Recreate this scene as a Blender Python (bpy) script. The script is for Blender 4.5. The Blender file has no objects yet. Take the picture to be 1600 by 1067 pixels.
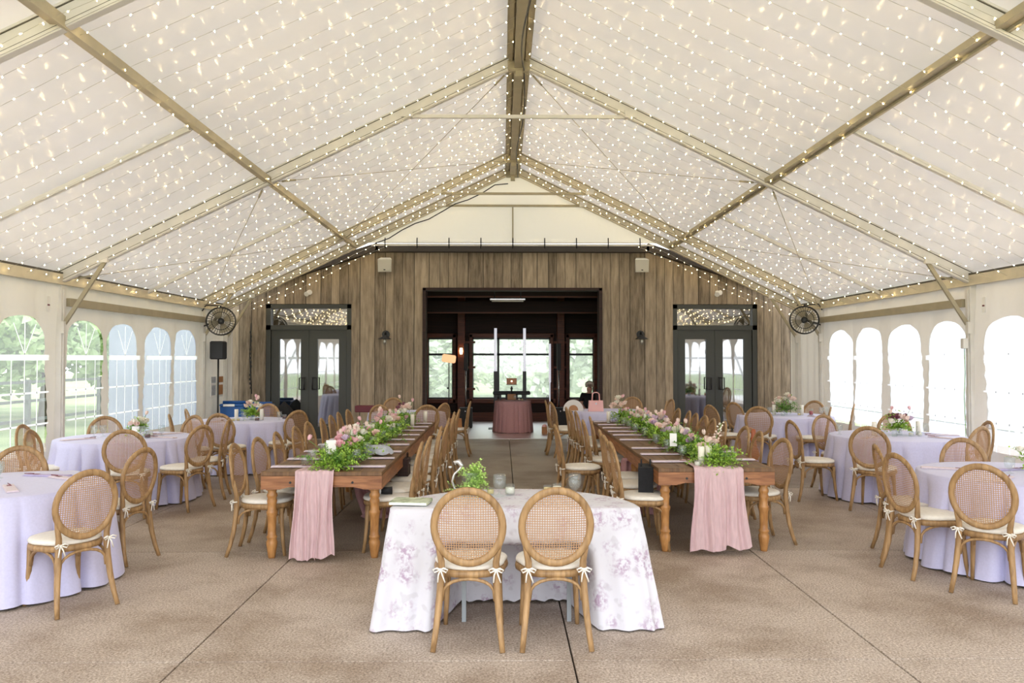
import bpy, math, random
from mathutils import Vector, Matrix, Euler
R = math.radians
random.seed(7)
sc = bpy.context.scene
col = sc.collection

# ------------------------------------------------------------------ camera, sky, exposure
cam_d = bpy.data.cameras.new('camera')
cam = bpy.data.objects.new('camera', cam_d); col.objects.link(cam)
cam_d.sensor_width = 36; cam_d.lens = 1250 / 1600 * 36
cam_d.clip_start = .05; cam_d.clip_end = 300
cam.location = (0, 0, 1.75)
cam.rotation_euler = (R(90 + 1.21), 0, R(-.69))
sc.camera = cam

world = bpy.data.worlds.new('sky'); sc.world = world; world.use_nodes = True
wn = world.node_tree; bg = wn.nodes['Background']
SKY = 3.0
tcw = wn.nodes.new('ShaderNodeTexCoord'); sepw = wn.nodes.new('ShaderNodeSeparateXYZ')
rw = wn.nodes.new('ShaderNodeValToRGB')
wn.links.new(tcw.outputs['Generated'], sepw.inputs[0]); wn.links.new(sepw.outputs['Z'], rw.inputs[0])
rw.color_ramp.elements[0].position = 0; rw.color_ramp.elements[0].color = (.93, .96, 1, 1)
rw.color_ramp.elements[1].position = .8; rw.color_ramp.elements[1].color = (.95, .965, 1, 1)
wn.links.new(rw.outputs[0], bg.inputs[0]); bg.inputs[1].default_value = SKY
sc.view_settings.view_transform = 'Standard'; sc.view_settings.look = 'None'
sc.view_settings.exposure = 0.42; sc.view_settings.gamma = 1
sc.view_settings.use_curve_mapping = False
sc.cycles.max_bounces = 9; sc.cycles.diffuse_bounces = 5; sc.cycles.transparent_max_bounces = 24
sc.cycles.glossy_bounces = 3; sc.cycles.transmission_bounces = 5
sc.cycles.use_light_tree = True
sc.cycles.caustics_reflective = False; sc.cycles.caustics_refractive = False
sc.cycles.sample_clamp_indirect = 6
try:
    sc.cycles.use_denoising = True
except Exception: pass

# ------------------------------------------------------------------ helpers
class MB:
    def __init__(s): s.v = []; s.f = []; s.sm = []; s.mi = []; s.cur = 0
    def add(s, vs, fs, smooth=False):
        o = len(s.v); s.v += [tuple(v) for v in vs]
        for f in fs: s.f.append(tuple(i + o for i in f)); s.sm.append(smooth); s.mi.append(s.cur)
        return s
    def box(s, c, d, m=None, bev=0):
        x, y, z = [a / 2 for a in d]
        if bev > 0:
            b = min(bev, x * .9, y * .9, z * .9); vs = []
            for zz, ins in ((-z, b), (-z + b, 0), (z - b, 0), (z, b)):
                X, Y = x - ins, y - ins
                k = b * .6
                vs += [(X - k, -Y, zz), (X, -Y + k, zz), (X, Y - k, zz), (X - k, Y, zz), (-X + k, Y, zz), (-X, Y - k, zz), (-X, -Y + k, zz), (-X + k, -Y, zz)]
            fs = [tuple(range(7, -1, -1)), tuple(range(24, 32))]
            for r in range(3):
                for i in range(8):
                    j = (i + 1) % 8; fs.append((r * 8 + i, r * 8 + j, r * 8 + 8 + j, r * 8 + 8 + i))
        else:
            vs = [(-x, -y, -z), (x, -y, -z), (x, y, -z), (-x, y, -z), (-x, -y, z), (x, -y, z), (x, y, z), (-x, y, z)]
            fs = [(3, 2, 1, 0), (4, 5, 6, 7), (0, 1, 5, 4), (1, 2, 6, 5), (2, 3, 7, 6), (3, 0, 4, 7)]
        vs = [Vector(v) for v in vs]
        if m is not None: vs = [m @ v for v in vs]
        c = Vector(c)
        return s.add([v + c for v in vs], fs)
    def bar(s, a, b, w, h, up=(0, 0, 1), bev=0):
        a = Vector(a); b = Vector(b); y = (b - a); L = y.length; y.normalize()
        x = y.cross(Vector(up))
        if x.length < 1e-4: x = Vector((1, 0, 0))
        x.normalize(); z = x.cross(y)
        m = Matrix((x, y, z)).transposed()
        return s.box((a + b) / 2, (w, L, h), m, bev)
    def tube(s, pts, r, n=8, sx=1, sy=1, closed=False, ref=None, cap=True):
        pts = [Vector(p) for p in pts]; N = len(pts)
        rs = r if isinstance(r, (list, tuple)) else [r] * N
        vs = []; prev = None
        for i, p in enumerate(pts):
            if closed: t = pts[(i + 1) % N] - pts[i - 1]
            else: t = pts[min(i + 1, N - 1)] - pts[max(i - 1, 0)]
            if t.length < 1e-9: t = Vector((0, 0, 1))
            t.normalize()
            if ref is not None: u = Vector(ref)
            elif prev is not None: u = prev
            else: u = Vector((0, 0, 1)) if abs(t.z) < .9 else Vector((1, 0, 0))
            u = (u - t * u.dot(t))
            if u.length < 1e-5: u = t.orthogonal()
            u.normalize(); prev = u; w = t.cross(u)
            for k in range(n):
                a = 2 * math.pi * k / n
                vs.append(p + u * math.cos(a) * rs[i] * sx + w * math.sin(a) * rs[i] * sy)
        fs = []
        for i in range(N if closed else N - 1):
            j = (i + 1) % N
            for k in range(n):
                l = (k + 1) % n; fs.append((i * n + k, i * n + l, j * n + l, j * n + k))
        s.add(vs, fs, n > 4)
        if cap and not closed:
            o = len(s.v) - len(vs)
            s.f.append(tuple(o + k for k in range(n - 1, -1, -1))); s.sm.append(False); s.mi.append(s.cur)
            s.f.append(tuple(o + (N - 1) * n + k for k in range(n))); s.sm.append(False); s.mi.append(s.cur)
        return s
    def lathe(s, prof, n=16, c=(0, 0, 0), sm=True, sy=1, cap=False):
        vs = []; fs = []
        for r, z in prof:
            for k in range(n):
                a = 2 * math.pi * k / n
                vs.append((c[0] + r * math.cos(a), c[1] + r * math.sin(a) * sy, c[2] + z))
        for i in range(len(prof) - 1):
            for k in range(n):
                l = (k + 1) % n; fs.append((i * n + k, i * n + l, (i + 1) * n + l, (i + 1) * n + k))
        if cap:
            fs.append(tuple(range(n - 1, -1, -1))); fs.append(tuple((len(prof) - 1) * n + k for k in range(n)))
        return s.add(vs, fs, sm)
    def grid(s, fn, nu, nv, closeu=False, sm=True):
        vs = [fn(i / (nu if closeu else nu - 1), j / (nv - 1)) for j in range(nv) for i in range(nu)]
        fs = []
        for j in range(nv - 1):
            for i in range(nu if closeu else nu - 1):
                k = (i + 1) % nu; fs.append((j * nu + i, j * nu + k, (j + 1) * nu + k, (j + 1) * nu + i))
        return s.add(vs, fs, sm)
    def poly(s, pts, d, axis='y'):
        # prism: pts in (x,z), extruded along y from d[0] to d[1]
        n = len(pts)
        vs = [(p[0], d[0], p[1]) for p in pts] + [(p[0], d[1], p[1]) for p in pts]
        if axis == 'x': vs = [(v[1], v[0], v[2]) for v in vs]
        fs = [tuple(range(n)), tuple(range(2 * n - 1, n - 1, -1))] + [(i, i + n, (i + 1) % n + n, (i + 1) % n) for i in range(n)]
        return s.add(vs, fs)
    def ball(s, c, r, n=10, m=6):
        if not isinstance(r, (list, tuple)): r = (r, r, r)
        def fn(u, v):
            a = 2 * math.pi * u; b = math.pi * (v * .998 + .001)
            return (c[0] + r[0] * math.sin(b) * math.cos(a), c[1] + r[1] * math.sin(b) * math.sin(a), c[2] - r[2] * math.cos(b))
        return s.grid(fn, n, m, True)
    def build(s, name, mat, parent=None, loc=None):
        me = bpy.data.meshes.new(name)
        me.from_pydata(s.v, [], s.f)
        mats = mat if isinstance(mat, (list, tuple)) else [mat]
        for m in mats: me.materials.append(m)
        me.polygons.foreach_set('use_smooth', s.sm)
        if len(mats) > 1: me.polygons.foreach_set('material_index', s.mi)
        me.update()
        o = bpy.data.objects.new(name, me); col.objects.link(o)
        if parent: o.parent = parent
        if loc: o.location = loc
        return o

def tag(o, label=None, cat=None, group=None, kind=None):
    if label: o['label'] = label
    if cat: o['category'] = cat
    if group: o['group'] = group
    if kind: o['kind'] = kind
    return o
def thing(name, label, cat, loc=(0, 0, 0), rz=0, group=None):
    o = bpy.data.objects.new(name, None); col.objects.link(o); o.empty_display_size = .1
    o.location = loc; o.rotation_euler = (0, 0, rz)
    return tag(o, label, cat, group)
KIDS = {}
def copy_tree(o, parent=None):
    c = o.copy(); col.objects.link(c)
    if parent: c.parent = parent
    for ch in o.children: copy_tree(ch, c)
    return c
def dup(o, loc, rz=0, label=None, group=None, scale=None):
    c = copy_tree(o); c.location = loc; c.rotation_euler = (0, 0, rz)
    if scale: c.scale = (scale,) * 3 if not isinstance(scale, tuple) else scale
    if label: c['label'] = label
    if group: c['group'] = group
    return c
def struct(o): o['kind'] = 'structure'; return o
class Proto:
    """first use moves the built thing itself, then copies"""
    def __init__(s, o): s.o = o; s.used = False
    def put(s, loc, rz=0, label=None, group=None, scale=None):
        if s.used: return dup(s.o, loc, rz, label, group, scale)
        s.used = True; o = s.o; o.location = loc; o.rotation_euler = (0, 0, rz)
        if scale: o.scale = (scale,) * 3 if not isinstance(scale, tuple) else scale
        if label: o['label'] = label
        if group: o['group'] = group
        return o
ORD = ['first', 'second', 'third', 'fourth', 'fifth', 'sixth', 'seventh', 'eighth', 'ninth', 'tenth']
def ordn(n):
    if n <= 10: return ORD[n - 1]
    return str(n) + ('th' if 10 < n % 100 < 14 else {1: 'st', 2: 'nd', 3: 'rd'}.get(n % 10, 'th'))

# ------------------------------------------------------------------ materials
M = {}
def nmat(name):
    m = bpy.data.materials.new(name); m.use_nodes = True
    return m, m.node_tree, m.node_tree.nodes['Principled BSDF']
def N(nt, t, **kw):
    n = nt.nodes.new('ShaderNode' + t)
    for k, v in kw.items(): setattr(n, k, v)
    return n
def mat(name, c, rough=.6, metal=0, noise=0, scale=8, stretch=(1, 1, 1), bump=0, emit=None, es=0, c2=None, spec=.5, detail=4, sheen=0):
    m, nt, b = nmat(name)
    b.inputs['Base Color'].default_value = (*c, 1); b.inputs['Roughness'].default_value = rough
    b.inputs['Metallic'].default_value = metal; b.inputs['Specular IOR Level'].default_value = spec
    if sheen: b.inputs['Sheen Weight'].default_value = sheen
    if noise or c2 or bump:
        tc = N(nt, 'TexCoord'); mp = N(nt, 'Mapping'); mp.inputs['Scale'].default_value = stretch
        nz = N(nt, 'TexNoise'); nz.inputs['Scale'].default_value = scale; nz.inputs['Detail'].default_value = detail
        nt.links.new(tc.outputs['Object'], mp.inputs[0]); nt.links.new(mp.outputs[0], nz.inputs[0])
        if noise or c2:
            rp = N(nt, 'ValToRGB'); rp.color_ramp.elements[0].position = .3; rp.color_ramp.elements[1].position = .7
            ca = tuple(x * (1 - noise) for x in c); cb = c2 if c2 else tuple(min(1, x * (1 + noise)) for x in c)
            rp.color_ramp.elements[0].color = (*ca, 1); rp.color_ramp.elements[1].color = (*cb, 1)
            nt.links.new(nz.outputs['Fac'], rp.inputs[0]); nt.links.new(rp.outputs[0], b.inputs['Base Color'])
        if bump:
            bp = N(nt, 'Bump'); bp.inputs['Strength'].default_value = bump; bp.inputs['Distance'].default_value = .01
            nt.links.new(nz.outputs['Fac'], bp.inputs['Height']); nt.links.new(bp.outputs[0], b.inputs['Normal'])
    if emit: b.inputs['Emission Color'].default_value = (*emit, 1); b.inputs['Emission Strength'].default_value = es
    M[name] = m; return m
mat('chair_wood', (.30, .168, .066), .5, noise=.25, scale=14, stretch=(3, 3, .5), c2=(.46, .285, .130))
mat('cushion', (.80, .76, .68), .9, noise=.05, scale=30)
mat('tie', (.88, .84, .76), .9)
mat('lilac', (.585, .575, .79), .8, noise=.04, scale=60, sheen=.2)
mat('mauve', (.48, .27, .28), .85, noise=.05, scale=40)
mat('pinkgauze', (.62, .44, .455), .95, noise=.09, scale=60, stretch=(1, 1, .15))
mat('alu', (.72, .70, .655), .5, metal=.05, noise=.05, scale=5)
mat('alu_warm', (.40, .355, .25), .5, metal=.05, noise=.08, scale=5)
mat('steel', (.30, .33, .35), .4)
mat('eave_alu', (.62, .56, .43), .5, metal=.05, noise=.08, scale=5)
mat('fascia', (.030, .021, .014), .7)
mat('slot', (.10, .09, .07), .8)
mat('black_metal', (.015, .015, .016), .45)
mat('black', (.012, .012, .014), .6)
mat('blackcloth', (.010, .010, .012), .85, noise=.3, scale=30)
mat('door_frame', (.045, .047, .04), .5)
mat('white', (.82, .82, .80), .6)
mat('offwhite', (.72, .70, .66), .7)
mat('speaker_white', (.55, .53, .46), .6)
mat('candle', (.86, .82, .70), .5)
mat('yellowwax', (.80, .62, .25), .5)
mat('napkin', (.70, .61, .66), .85, noise=.06, scale=50)
mat('napkin_lilac', (.52, .46, .68), .85, noise=.06, scale=50)
mat('greycloth', (.42, .45, .50), .9, noise=.2, scale=20)
mat('leaf', (.26, .50, .04), .6, noise=.25, scale=25, c2=(.50, .72, .12))
mat('leaf_dark', (.10, .27, .04), .6, noise=.3, scale=25, c2=(.24, .44, .08))
mat('leaf_light', (.46, .72, .14), .6, noise=.15, scale=25, c2=(.64, .84, .28))
mat('stem', (.14, .26, .06), .6)
mat('pinkpetal', (.82, .48, .52), .6, noise=.1, scale=40)
mat('blushpetal', (.88, .68, .60), .6, noise=.08, scale=40)
mat('creampetal', (.88, .84, .72), .6, noise=.05, scale=40)
mat('lilacpetal', (.60, .44, .58), .6, noise=.12, scale=40)
mat('darkbloom', (.22, .07, .10), .6)
mat('redrink', (.45, .03, .03), .15)
mat('darkdrink', (.10, .02, .015), .15)
mat('silver', (.6, .58, .58), .25, metal=.9)
mat('bluebin', (.01, .09, .32), .4)
mat('pinkbag', (.80, .45, .42), .5)
mat('tan_leather', (.42, .20, .08), .5)
mat('orange_leather', (.36, .09, .025), .4)
mat('burgundy', (.12, .01, .02), .5)
mat('book', (.34, .42, .24), .7, noise=.4, scale=22, c2=(.62, .66, .5))
mat('paper', (.88, .87, .84), .8)
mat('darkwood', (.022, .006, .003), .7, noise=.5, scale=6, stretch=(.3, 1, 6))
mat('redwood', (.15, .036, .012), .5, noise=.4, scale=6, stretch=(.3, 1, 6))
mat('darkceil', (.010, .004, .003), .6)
mat('sash', (.012, .016, .014), .4)
mat('hallfloor', (.42, .13, .055), .40, noise=.12, scale=5, stretch=(8, .5, 1), spec=1)
M['hallfloor'].node_tree.nodes['Principled BSDF'].inputs['IOR'].default_value = 4.5
mat('skin', (.72, .40, .30), .6)
mat('greyhair', (.75, .66, .54), .8, noise=.2, scale=60)
mat('denim', (.03, .045, .08), .8)
mat('bark', (.12, .10, .08), .9, noise=.3, scale=8, bump=.3)
mat('lawn', (.20, .32, .10), .9, noise=.25, scale=.6, c2=(.36, .42, .20))
mat('foliage_out', (.40, .60, .28), .7, noise=.3, scale=1.2, c2=(.66, .80, .45))
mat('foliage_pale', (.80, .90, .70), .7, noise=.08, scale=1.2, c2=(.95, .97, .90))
mat('outwall_right', (.62, .66, .74), .8)
mat('outwall', (.27, .31, .38), .8, noise=.06, scale=2)
mat('fence', (.12, .14, .13), .7)
mat('bulb', (1, .9, .7), .4, emit=(1, .75, .36), es=50)
mat('warmlamp', (1, .8, .5), .5, emit=(1, .62, .28), es=9)
mat('amberlamp', (.9, .55, .3), .6, emit=(1, .55, .28), es=.75)
mat('tube_lit', (.9, .95, 1), .4, emit=(.9, .9, 1), es=.45)
mat('lampglass', (.75, .72, .62), .2)
mat('wire', (.50, .47, .38), .6)
mat('tan_lid', (.55, .26, .14), .5)

def glassy(name, diff=(.9, .92, .92), a=.68, g=.22, rough=.05, tl=False):
    m = bpy.data.materials.new(name); m.use_nodes = True; nt = m.node_tree; nt.nodes.clear()
    o = N(nt, 'OutputMaterial'); t = N(nt, 'BsdfTransparent'); d = N(nt, 'BsdfTranslucent' if tl else 'BsdfDiffuse'); gl = N(nt, 'BsdfGlossy')
    gl.inputs['Roughness'].default_value = rough; d.inputs[0].default_value = (*diff, 1); t.inputs[0].default_value = (.96, .98, .98, 1)
    m1 = N(nt, 'MixShader'); m2 = N(nt, 'MixShader')
    m1.inputs[0].default_value = g / (1 - a) if a < 1 else 0; m2.inputs[0].default_value = 1 - a
    nt.links.new(d.outputs[0], m1.inputs[1]); nt.links.new(gl.outputs[0], m1.inputs[2])
    nt.links.new(t.outputs[0], m2.inputs[1]); nt.links.new(m1.outputs[0], m2.inputs[2]); nt.links.new(m2.outputs[0], o.inputs[0])
    M[name] = m; return m
glassy('glass', diff=(.8, .82, .82), a=.91, g=.06)
glassy('clearpane', a=.76, g=.06, rough=.02, tl=True)
glassy('vinyl', diff=(.86, .89, .93), a=.72, g=.06, rough=.12, tl=True)

def fabric(name, c, trans, gloss=.06, rough=.3, nscale=1.2, nb=.5, stretch=(1, 1, 1)):
    m = bpy.data.materials.new(name); m.use_nodes = True; nt = m.node_tree; nt.nodes.clear()
    o = N(nt, 'OutputMaterial'); t = N(nt, 'BsdfTranslucent'); d = N(nt, 'BsdfDiffuse'); gl = N(nt, 'BsdfGlossy')
    gl.inputs['Roughness'].default_value = rough; gl.inputs[0].default_value = (1, 1, 1, 1)
    d.inputs[0].default_value = (*c, 1); t.inputs[0].default_value = (*c, 1)
    m1 = N(nt, 'MixShader'); m2 = N(nt, 'MixShader'); m1.inputs[0].default_value = trans; m2.inputs[0].default_value = gloss
    tc = N(nt, 'TexCoord'); mp = N(nt, 'Mapping'); mp.inputs['Scale'].default_value = stretch
    nz = N(nt, 'TexNoise'); nz.inputs['Scale'].default_value = nscale; nz.inputs['Detail'].default_value = 3
    bp = N(nt, 'Bump'); bp.inputs['Strength'].default_value = nb; bp.inputs['Distance'].default_value = .05
    nt.links.new(tc.outputs['Object'], mp.inputs[0]); nt.links.new(mp.outputs[0], nz.inputs[0]); nt.links.new(nz.outputs['Fac'], bp.inputs['Height'])
    for q in (gl, d): nt.links.new(bp.outputs[0], q.inputs['Normal'])
    nt.links.new(d.outputs[0], m1.inputs[1]); nt.links.new(t.outputs[0], m1.inputs[2])
    nt.links.new(m1.outputs[0], m2.inputs[1]); nt.links.new(gl.outputs[0], m2.inputs[2]); nt.links.new(m2.outputs[0], o.inputs[0])
    M[name] = m; return m
fabric('rooffabric', (.80, .775, .75), .118, .12, .17, 1.6, .6)
fabric('wallfabric', (.80, .765, .70), .13, .03, .4, 2.5, .6)
fabric('tape', (.93, .93, .93), .80, .02, .4, 2, .1)
fabric('gablefabric', (.86, .84, .76), .16, .03, .4, 1.5, .6)

# woven cane: open square weave, holes see-through
m = bpy.data.materials.new('cane'); m.use_nodes = True; nt = m.node_tree; nt.nodes.clear()
o = N(nt, 'OutputMaterial'); tr = N(nt, 'BsdfTransparent'); d = N(nt, 'BsdfDiffuse'); d.inputs[0].default_value = (.42, .255, .145, 1)
tc = N(nt, 'TexCoord'); sp = N(nt, 'SeparateXYZ'); nt.links.new(tc.outputs['Object'], sp.inputs[0])
res = []
for ax in ('X', 'Z'):
    a = N(nt, 'Math', operation='MULTIPLY'); a.inputs[1].default_value = 1 / .0148; nt.links.new(sp.outputs[ax], a.inputs[0])
    f = N(nt, 'Math', operation='FRACT'); nt.links.new(a.outputs[0], f.inputs[0])
    g = N(nt, 'Math', operation='LESS_THAN'); g.inputs[1].default_value = .38; nt.links.new(f.outputs[0], g.inputs[0]); res.append(g)
mx = N(nt, 'Math', operation='MAXIMUM'); nt.links.new(res[0].outputs[0], mx.inputs[0]); nt.links.new(res[1].outputs[0], mx.inputs[1])
ms = N(nt, 'MixShader'); nt.links.new(mx.outputs[0], ms.inputs[0]); nt.links.new(tr.outputs[0], ms.inputs[1]); nt.links.new(d.outputs[0], ms.inputs[2])
nt.links.new(ms.outputs[0], o.inputs[0]); M['cane'] = m

# mirror-like door glass over a dark room
m, nt, b = nmat('doorglass'); b.inputs['Base Color'].default_value = (.012, .014, .015, 1); b.inputs['Roughness'].default_value = .03
b.inputs['Specular IOR Level'].default_value = 1; b.inputs['IOR'].default_value = 2.6; M['doorglass'] = m

# concrete floor with exposed aggregate
m, nt, b = nmat('concrete'); b.inputs['Roughness'].default_value = .62; b.inputs['Specular IOR Level'].default_value = .35
tc = N(nt, 'TexCoord'); n1 = N(nt, 'TexNoise'); n1.inputs['Scale'].default_value = 70; n1.inputs['Detail'].default_value = 5; n1.inputs['Roughness'].default_value = .75
n2 = N(nt, 'TexNoise'); n2.inputs['Scale'].default_value = 1.0; n2.inputs['Detail'].default_value = 9; n2.inputs['Roughness'].default_value = .62
vo = N(nt, 'TexVoronoi'); vo.inputs['Scale'].default_value = 60
for q in (n1, n2, vo): nt.links.new(tc.outputs['Object'], q.inputs['Vector'])
r1 = N(nt, 'ValToRGB'); e = r1.color_ramp.elements
e[0].position = .34; e[0].color = (.19, .145, .11, 1); e[1].position = .66; e[1].color = (.76, .67, .585, 1)
q = r1.color_ramp.elements.new(.5); q.color = (.47, .39, .325, 1)
nt.links.new(n1.outputs['Fac'], r1.inputs[0])
r2 = N(nt, 'ValToRGB'); r2.color_ramp.elements[0].position = .38; r2.color_ramp.elements[0].color = (.66, .61, .56, 1); r2.color_ramp.elements[1].position = .56; r2.color_ramp.elements[1].color = (1.0, 1.0, 1.0, 1)
nt.links.new(n2.outputs['Fac'], r2.inputs[0])
mu = N(nt, 'Mix', data_type='RGBA', blend_type='MULTIPLY'); mu.inputs[0].default_value = 1
nt.links.new(r1.outputs[0], mu.inputs[6]); nt.links.new(r2.outputs[0], mu.inputs[7])
r3 = N(nt, 'ValToRGB'); r3.color_ramp.elements[0].position = .0; r3.color_ramp.elements[0].color = (1, 1, 1, 1); r3.color_ramp.elements[1].position = .22; r3.color_ramp.elements[1].color = (0, 0, 0, 1)
nt.links.new(vo.outputs['Distance'], r3.inputs[0])
m3 = N(nt, 'Mix', data_type='RGBA', blend_type='MIX'); nt.links.new(r3.outputs[0], m3.inputs[0]); nt.links.new(mu.outputs[2], m3.inputs[6]); m3.inputs[7].default_value = (.78, .70, .61, 1)
m4 = N(nt, 'Mix', data_type='RGBA', blend_type='MIX'); m4.inputs[0].default_value = .6
nt.links.new(mu.outputs[2], m4.inputs[6]); nt.links.new(m3.outputs[2], m4.inputs[7]); nt.links.new(m4.outputs[2], b.inputs['Base Color'])
bp = N(nt, 'Bump'); bp.inputs['Strength'].default_value = .35; bp.inputs['Distance'].default_value = .006
nt.links.new(n1.outputs['Fac'], bp.inputs['Height']); nt.links.new(bp.outputs[0], b.inputs['Normal']); M['concrete'] = m
for nm_, k_ in (('concrete_rear', (.62, .60, .56, 1)), ('concrete_middle', (.84, .82, .79, 1))):  # darker, slightly smoother copies of the concrete for the farther slab rows
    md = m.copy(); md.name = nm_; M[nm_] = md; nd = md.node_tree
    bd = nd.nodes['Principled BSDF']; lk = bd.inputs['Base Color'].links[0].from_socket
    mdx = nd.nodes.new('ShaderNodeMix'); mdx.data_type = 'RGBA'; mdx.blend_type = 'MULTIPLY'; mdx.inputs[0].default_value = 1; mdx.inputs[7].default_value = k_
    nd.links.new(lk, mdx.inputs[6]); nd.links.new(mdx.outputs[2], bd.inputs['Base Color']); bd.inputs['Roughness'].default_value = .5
mat('joint', (.05, .04, .03), .9)

# weathered vertical barn boards
def boards(name, ca, cb, width=.235):
    m, nt, b = nmat(name); b.inputs['Roughness'].default_value = .8
    tc = N(nt, 'TexCoord'); sp = N(nt, 'SeparateXYZ'); nt.links.new(tc.outputs['Object'], sp.inputs[0])
    wob = N(nt, 'Math', operation='SINE'); w0 = N(nt, 'Math', operation='MULTIPLY'); w0.inputs[1].default_value = 5.3
    nt.links.new(sp.outputs['X'], w0.inputs[0]); nt.links.new(w0.outputs[0], wob.inputs[0])
    w1 = N(nt, 'Math', operation='MULTIPLY'); w1.inputs[1].default_value = .06; nt.links.new(wob.outputs[0], w1.inputs[0])
    w2 = N(nt, 'Math', operation='ADD'); nt.links.new(sp.outputs['X'], w2.inputs[0]); nt.links.new(w1.outputs[0], w2.inputs[1])
    dv = N(nt, 'Math', operation='DIVIDE'); dv.inputs[1].default_value = width; nt.links.new(w2.outputs[0], dv.inputs[0])
    fl = N(nt, 'Math', operation='FLOOR'); fr = N(nt, 'Math', operation='FRACT')
    nt.links.new(dv.outputs[0], fl.inputs[0]); nt.links.new(dv.outputs[0], fr.inputs[0])
    wh = N(nt, 'TexWhiteNoise', noise_dimensions='1D'); nt.links.new(fl.outputs[0], wh.inputs['W'])
    cb_ = N(nt, 'CombineXYZ'); nt.links.new(sp.outputs['X'], cb_.inputs[0]); nt.links.new(fl.outputs[0], cb_.inputs[1]); nt.links.new(sp.outputs['Z'], cb_.inputs[2])
    mp = N(nt, 'Mapping'); mp.inputs['Scale'].default_value = (9, 3.7, 1.1); nt.links.new(cb_.outputs[0], mp.inputs[0])
    nz = N(nt, 'TexNoise'); nz.inputs['Scale'].default_value = 1.6; nz.inputs['Detail'].default_value = 7; nz.inputs['Roughness'].default_value = .65; nt.links.new(mp.outputs[0], nz.inputs[0])
    ad = N(nt, 'Math', operation='MULTIPLY_ADD'); ad.inputs[1].default_value = .28; nt.links.new(wh.outputs[0], ad.inputs[0]); nt.links.new(nz.outputs['Fac'], ad.inputs[2])
    rp = N(nt, 'ValToRGB'); rp.color_ramp.elements[0].position = .38; rp.color_ramp.elements[0].color = (*ca, 1); rp.color_ramp.elements[1].position = .92; rp.color_ramp.elements[1].color = (*cb, 1)
    nt.links.new(ad.outputs[0], rp.inputs[0])
    lt = N(nt, 'Math', operation='GREATER_THAN'); lt.inputs[1].default_value = .045; nt.links.new(fr.outputs[0], lt.inputs[0])
    mu = N(nt, 'Mix', data_type='RGBA'); nt.links.new(lt.outputs[0], mu.inputs[0]); mu.inputs[6].default_value = (.02, .016, .012, 1); nt.links.new(rp.outputs[0], mu.inputs[7])
    nt.links.new(mu.outputs[2], b.inputs['Base Color'])
    bp = N(nt, 'Bump'); bp.inputs['Strength'].default_value = .3; nt.links.new(nz.outputs['Fac'], bp.inputs['Height']); nt.links.new(bp.outputs[0], b.inputs['Normal'])
    M[name] = m
boards('barnboard', (.125, .094, .062), (.47, .375, .265))

# farm table wood
def grain(name, c1, c2, st, sc_=3, rough=.4):
    m, nt, b = nmat(name); b.inputs['Roughness'].default_value = rough
    tc = N(nt, 'TexCoord'); mp = N(nt, 'Mapping'); mp.inputs['Scale'].default_value = st
    nz = N(nt, 'TexNoise'); nz.inputs['Scale'].default_value = sc_; nz.inputs['Detail'].default_value = 6; nz.inputs['Distortion'].default_value = .6
    nt.links.new(tc.outputs['Object'], mp.inputs[0]); nt.links.new(mp.outputs[0], nz.inputs[0])
    rp = N(nt, 'ValToRGB'); rp.color_ramp.elements[0].position = .35; rp.color_ramp.elements[0].color = (*c1, 1); rp.color_ramp.elements[1].position = .68; rp.color_ramp.elements[1].color = (*c2, 1)
    nt.links.new(nz.outputs['Fac'], rp.inputs[0]); nt.links.new(rp.outputs[0], b.inputs['Base Color']); M[name] = m
grain('tabletop', (.10, .048, .02), (.21, .11, .045), (9, .8, 1), rough=.5)
grain('apron', (.21, .078, .028), (.40, .175, .07), (1.2, 1.2, 14))
grain('turned', (.34, .15, .042), (.54, .27, .09), (4, 4, 1.2), 6)
# floral tablecloth print
m, nt, b = nmat('floralcloth'); b.inputs['Roughness'].default_value = .8
tc = N(nt, 'TexCoord'); vo = N(nt, 'TexVoronoi'); vo.inputs['Scale'].default_value = 6.6; vo.inputs['Randomness'].default_value = .75
n1 = N(nt, 'TexNoise'); n1.inputs['Scale'].default_value = 38; n1.inputs['Detail'].default_value = 3; n1.inputs['Roughness'].default_value = .6
dn = N(nt, 'TexNoise'); dn.inputs['Scale'].default_value = 9
for q in (n1, dn): nt.links.new(tc.outputs['Object'], q.inputs['Vector'])
av = N(nt, 'Mix', data_type='VECTOR'); av.inputs[0].default_value = .10
nt.links.new(tc.outputs['Object'], av.inputs[4]); nt.links.new(dn.outputs['Color'], av.inputs[5]); nt.links.new(av.outputs[1], vo.inputs['Vector'])
r1 = N(nt, 'ValToRGB'); r1.color_ramp.elements[0].position = .26; r1.color_ramp.elements[0].color = (1, 1, 1, 1); r1.color_ramp.elements[1].position = .52; r1.color_ramp.elements[1].color = (0, 0, 0, 1)
nt.links.new(vo.outputs['Distance'], r1.inputs[0])
r2 = N(nt, 'ValToRGB'); r2.color_ramp.elements[0].position = .44; r2.color_ramp.elements[0].color = (0, 0, 0, 1); r2.color_ramp.elements[1].position = .60; r2.color_ramp.elements[1].color = (1, 1, 1, 1)
nt.links.new(n1.outputs['Fac'], r2.inputs[0])
mm = N(nt, 'Math', operation='MULTIPLY'); nt.links.new(r1.outputs[0], mm.inputs[0]); nt.links.new(r2.outputs[0], mm.inputs[1])
mx = N(nt, 'Mix', data_type='RGBA'); nt.links.new(mm.outputs[0], mx.inputs[0]); mx.inputs[6].default_value = (.66, .65, .70, 1); mx.inputs[7].default_value = (.42, .31, .42, 1)
n3 = N(nt, 'TexNoise'); n3.inputs['Scale'].default_value = 17; n3.inputs['Detail'].default_value = 1; nt.links.new(tc.outputs['Object'], n3.inputs['Vector'])
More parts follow.
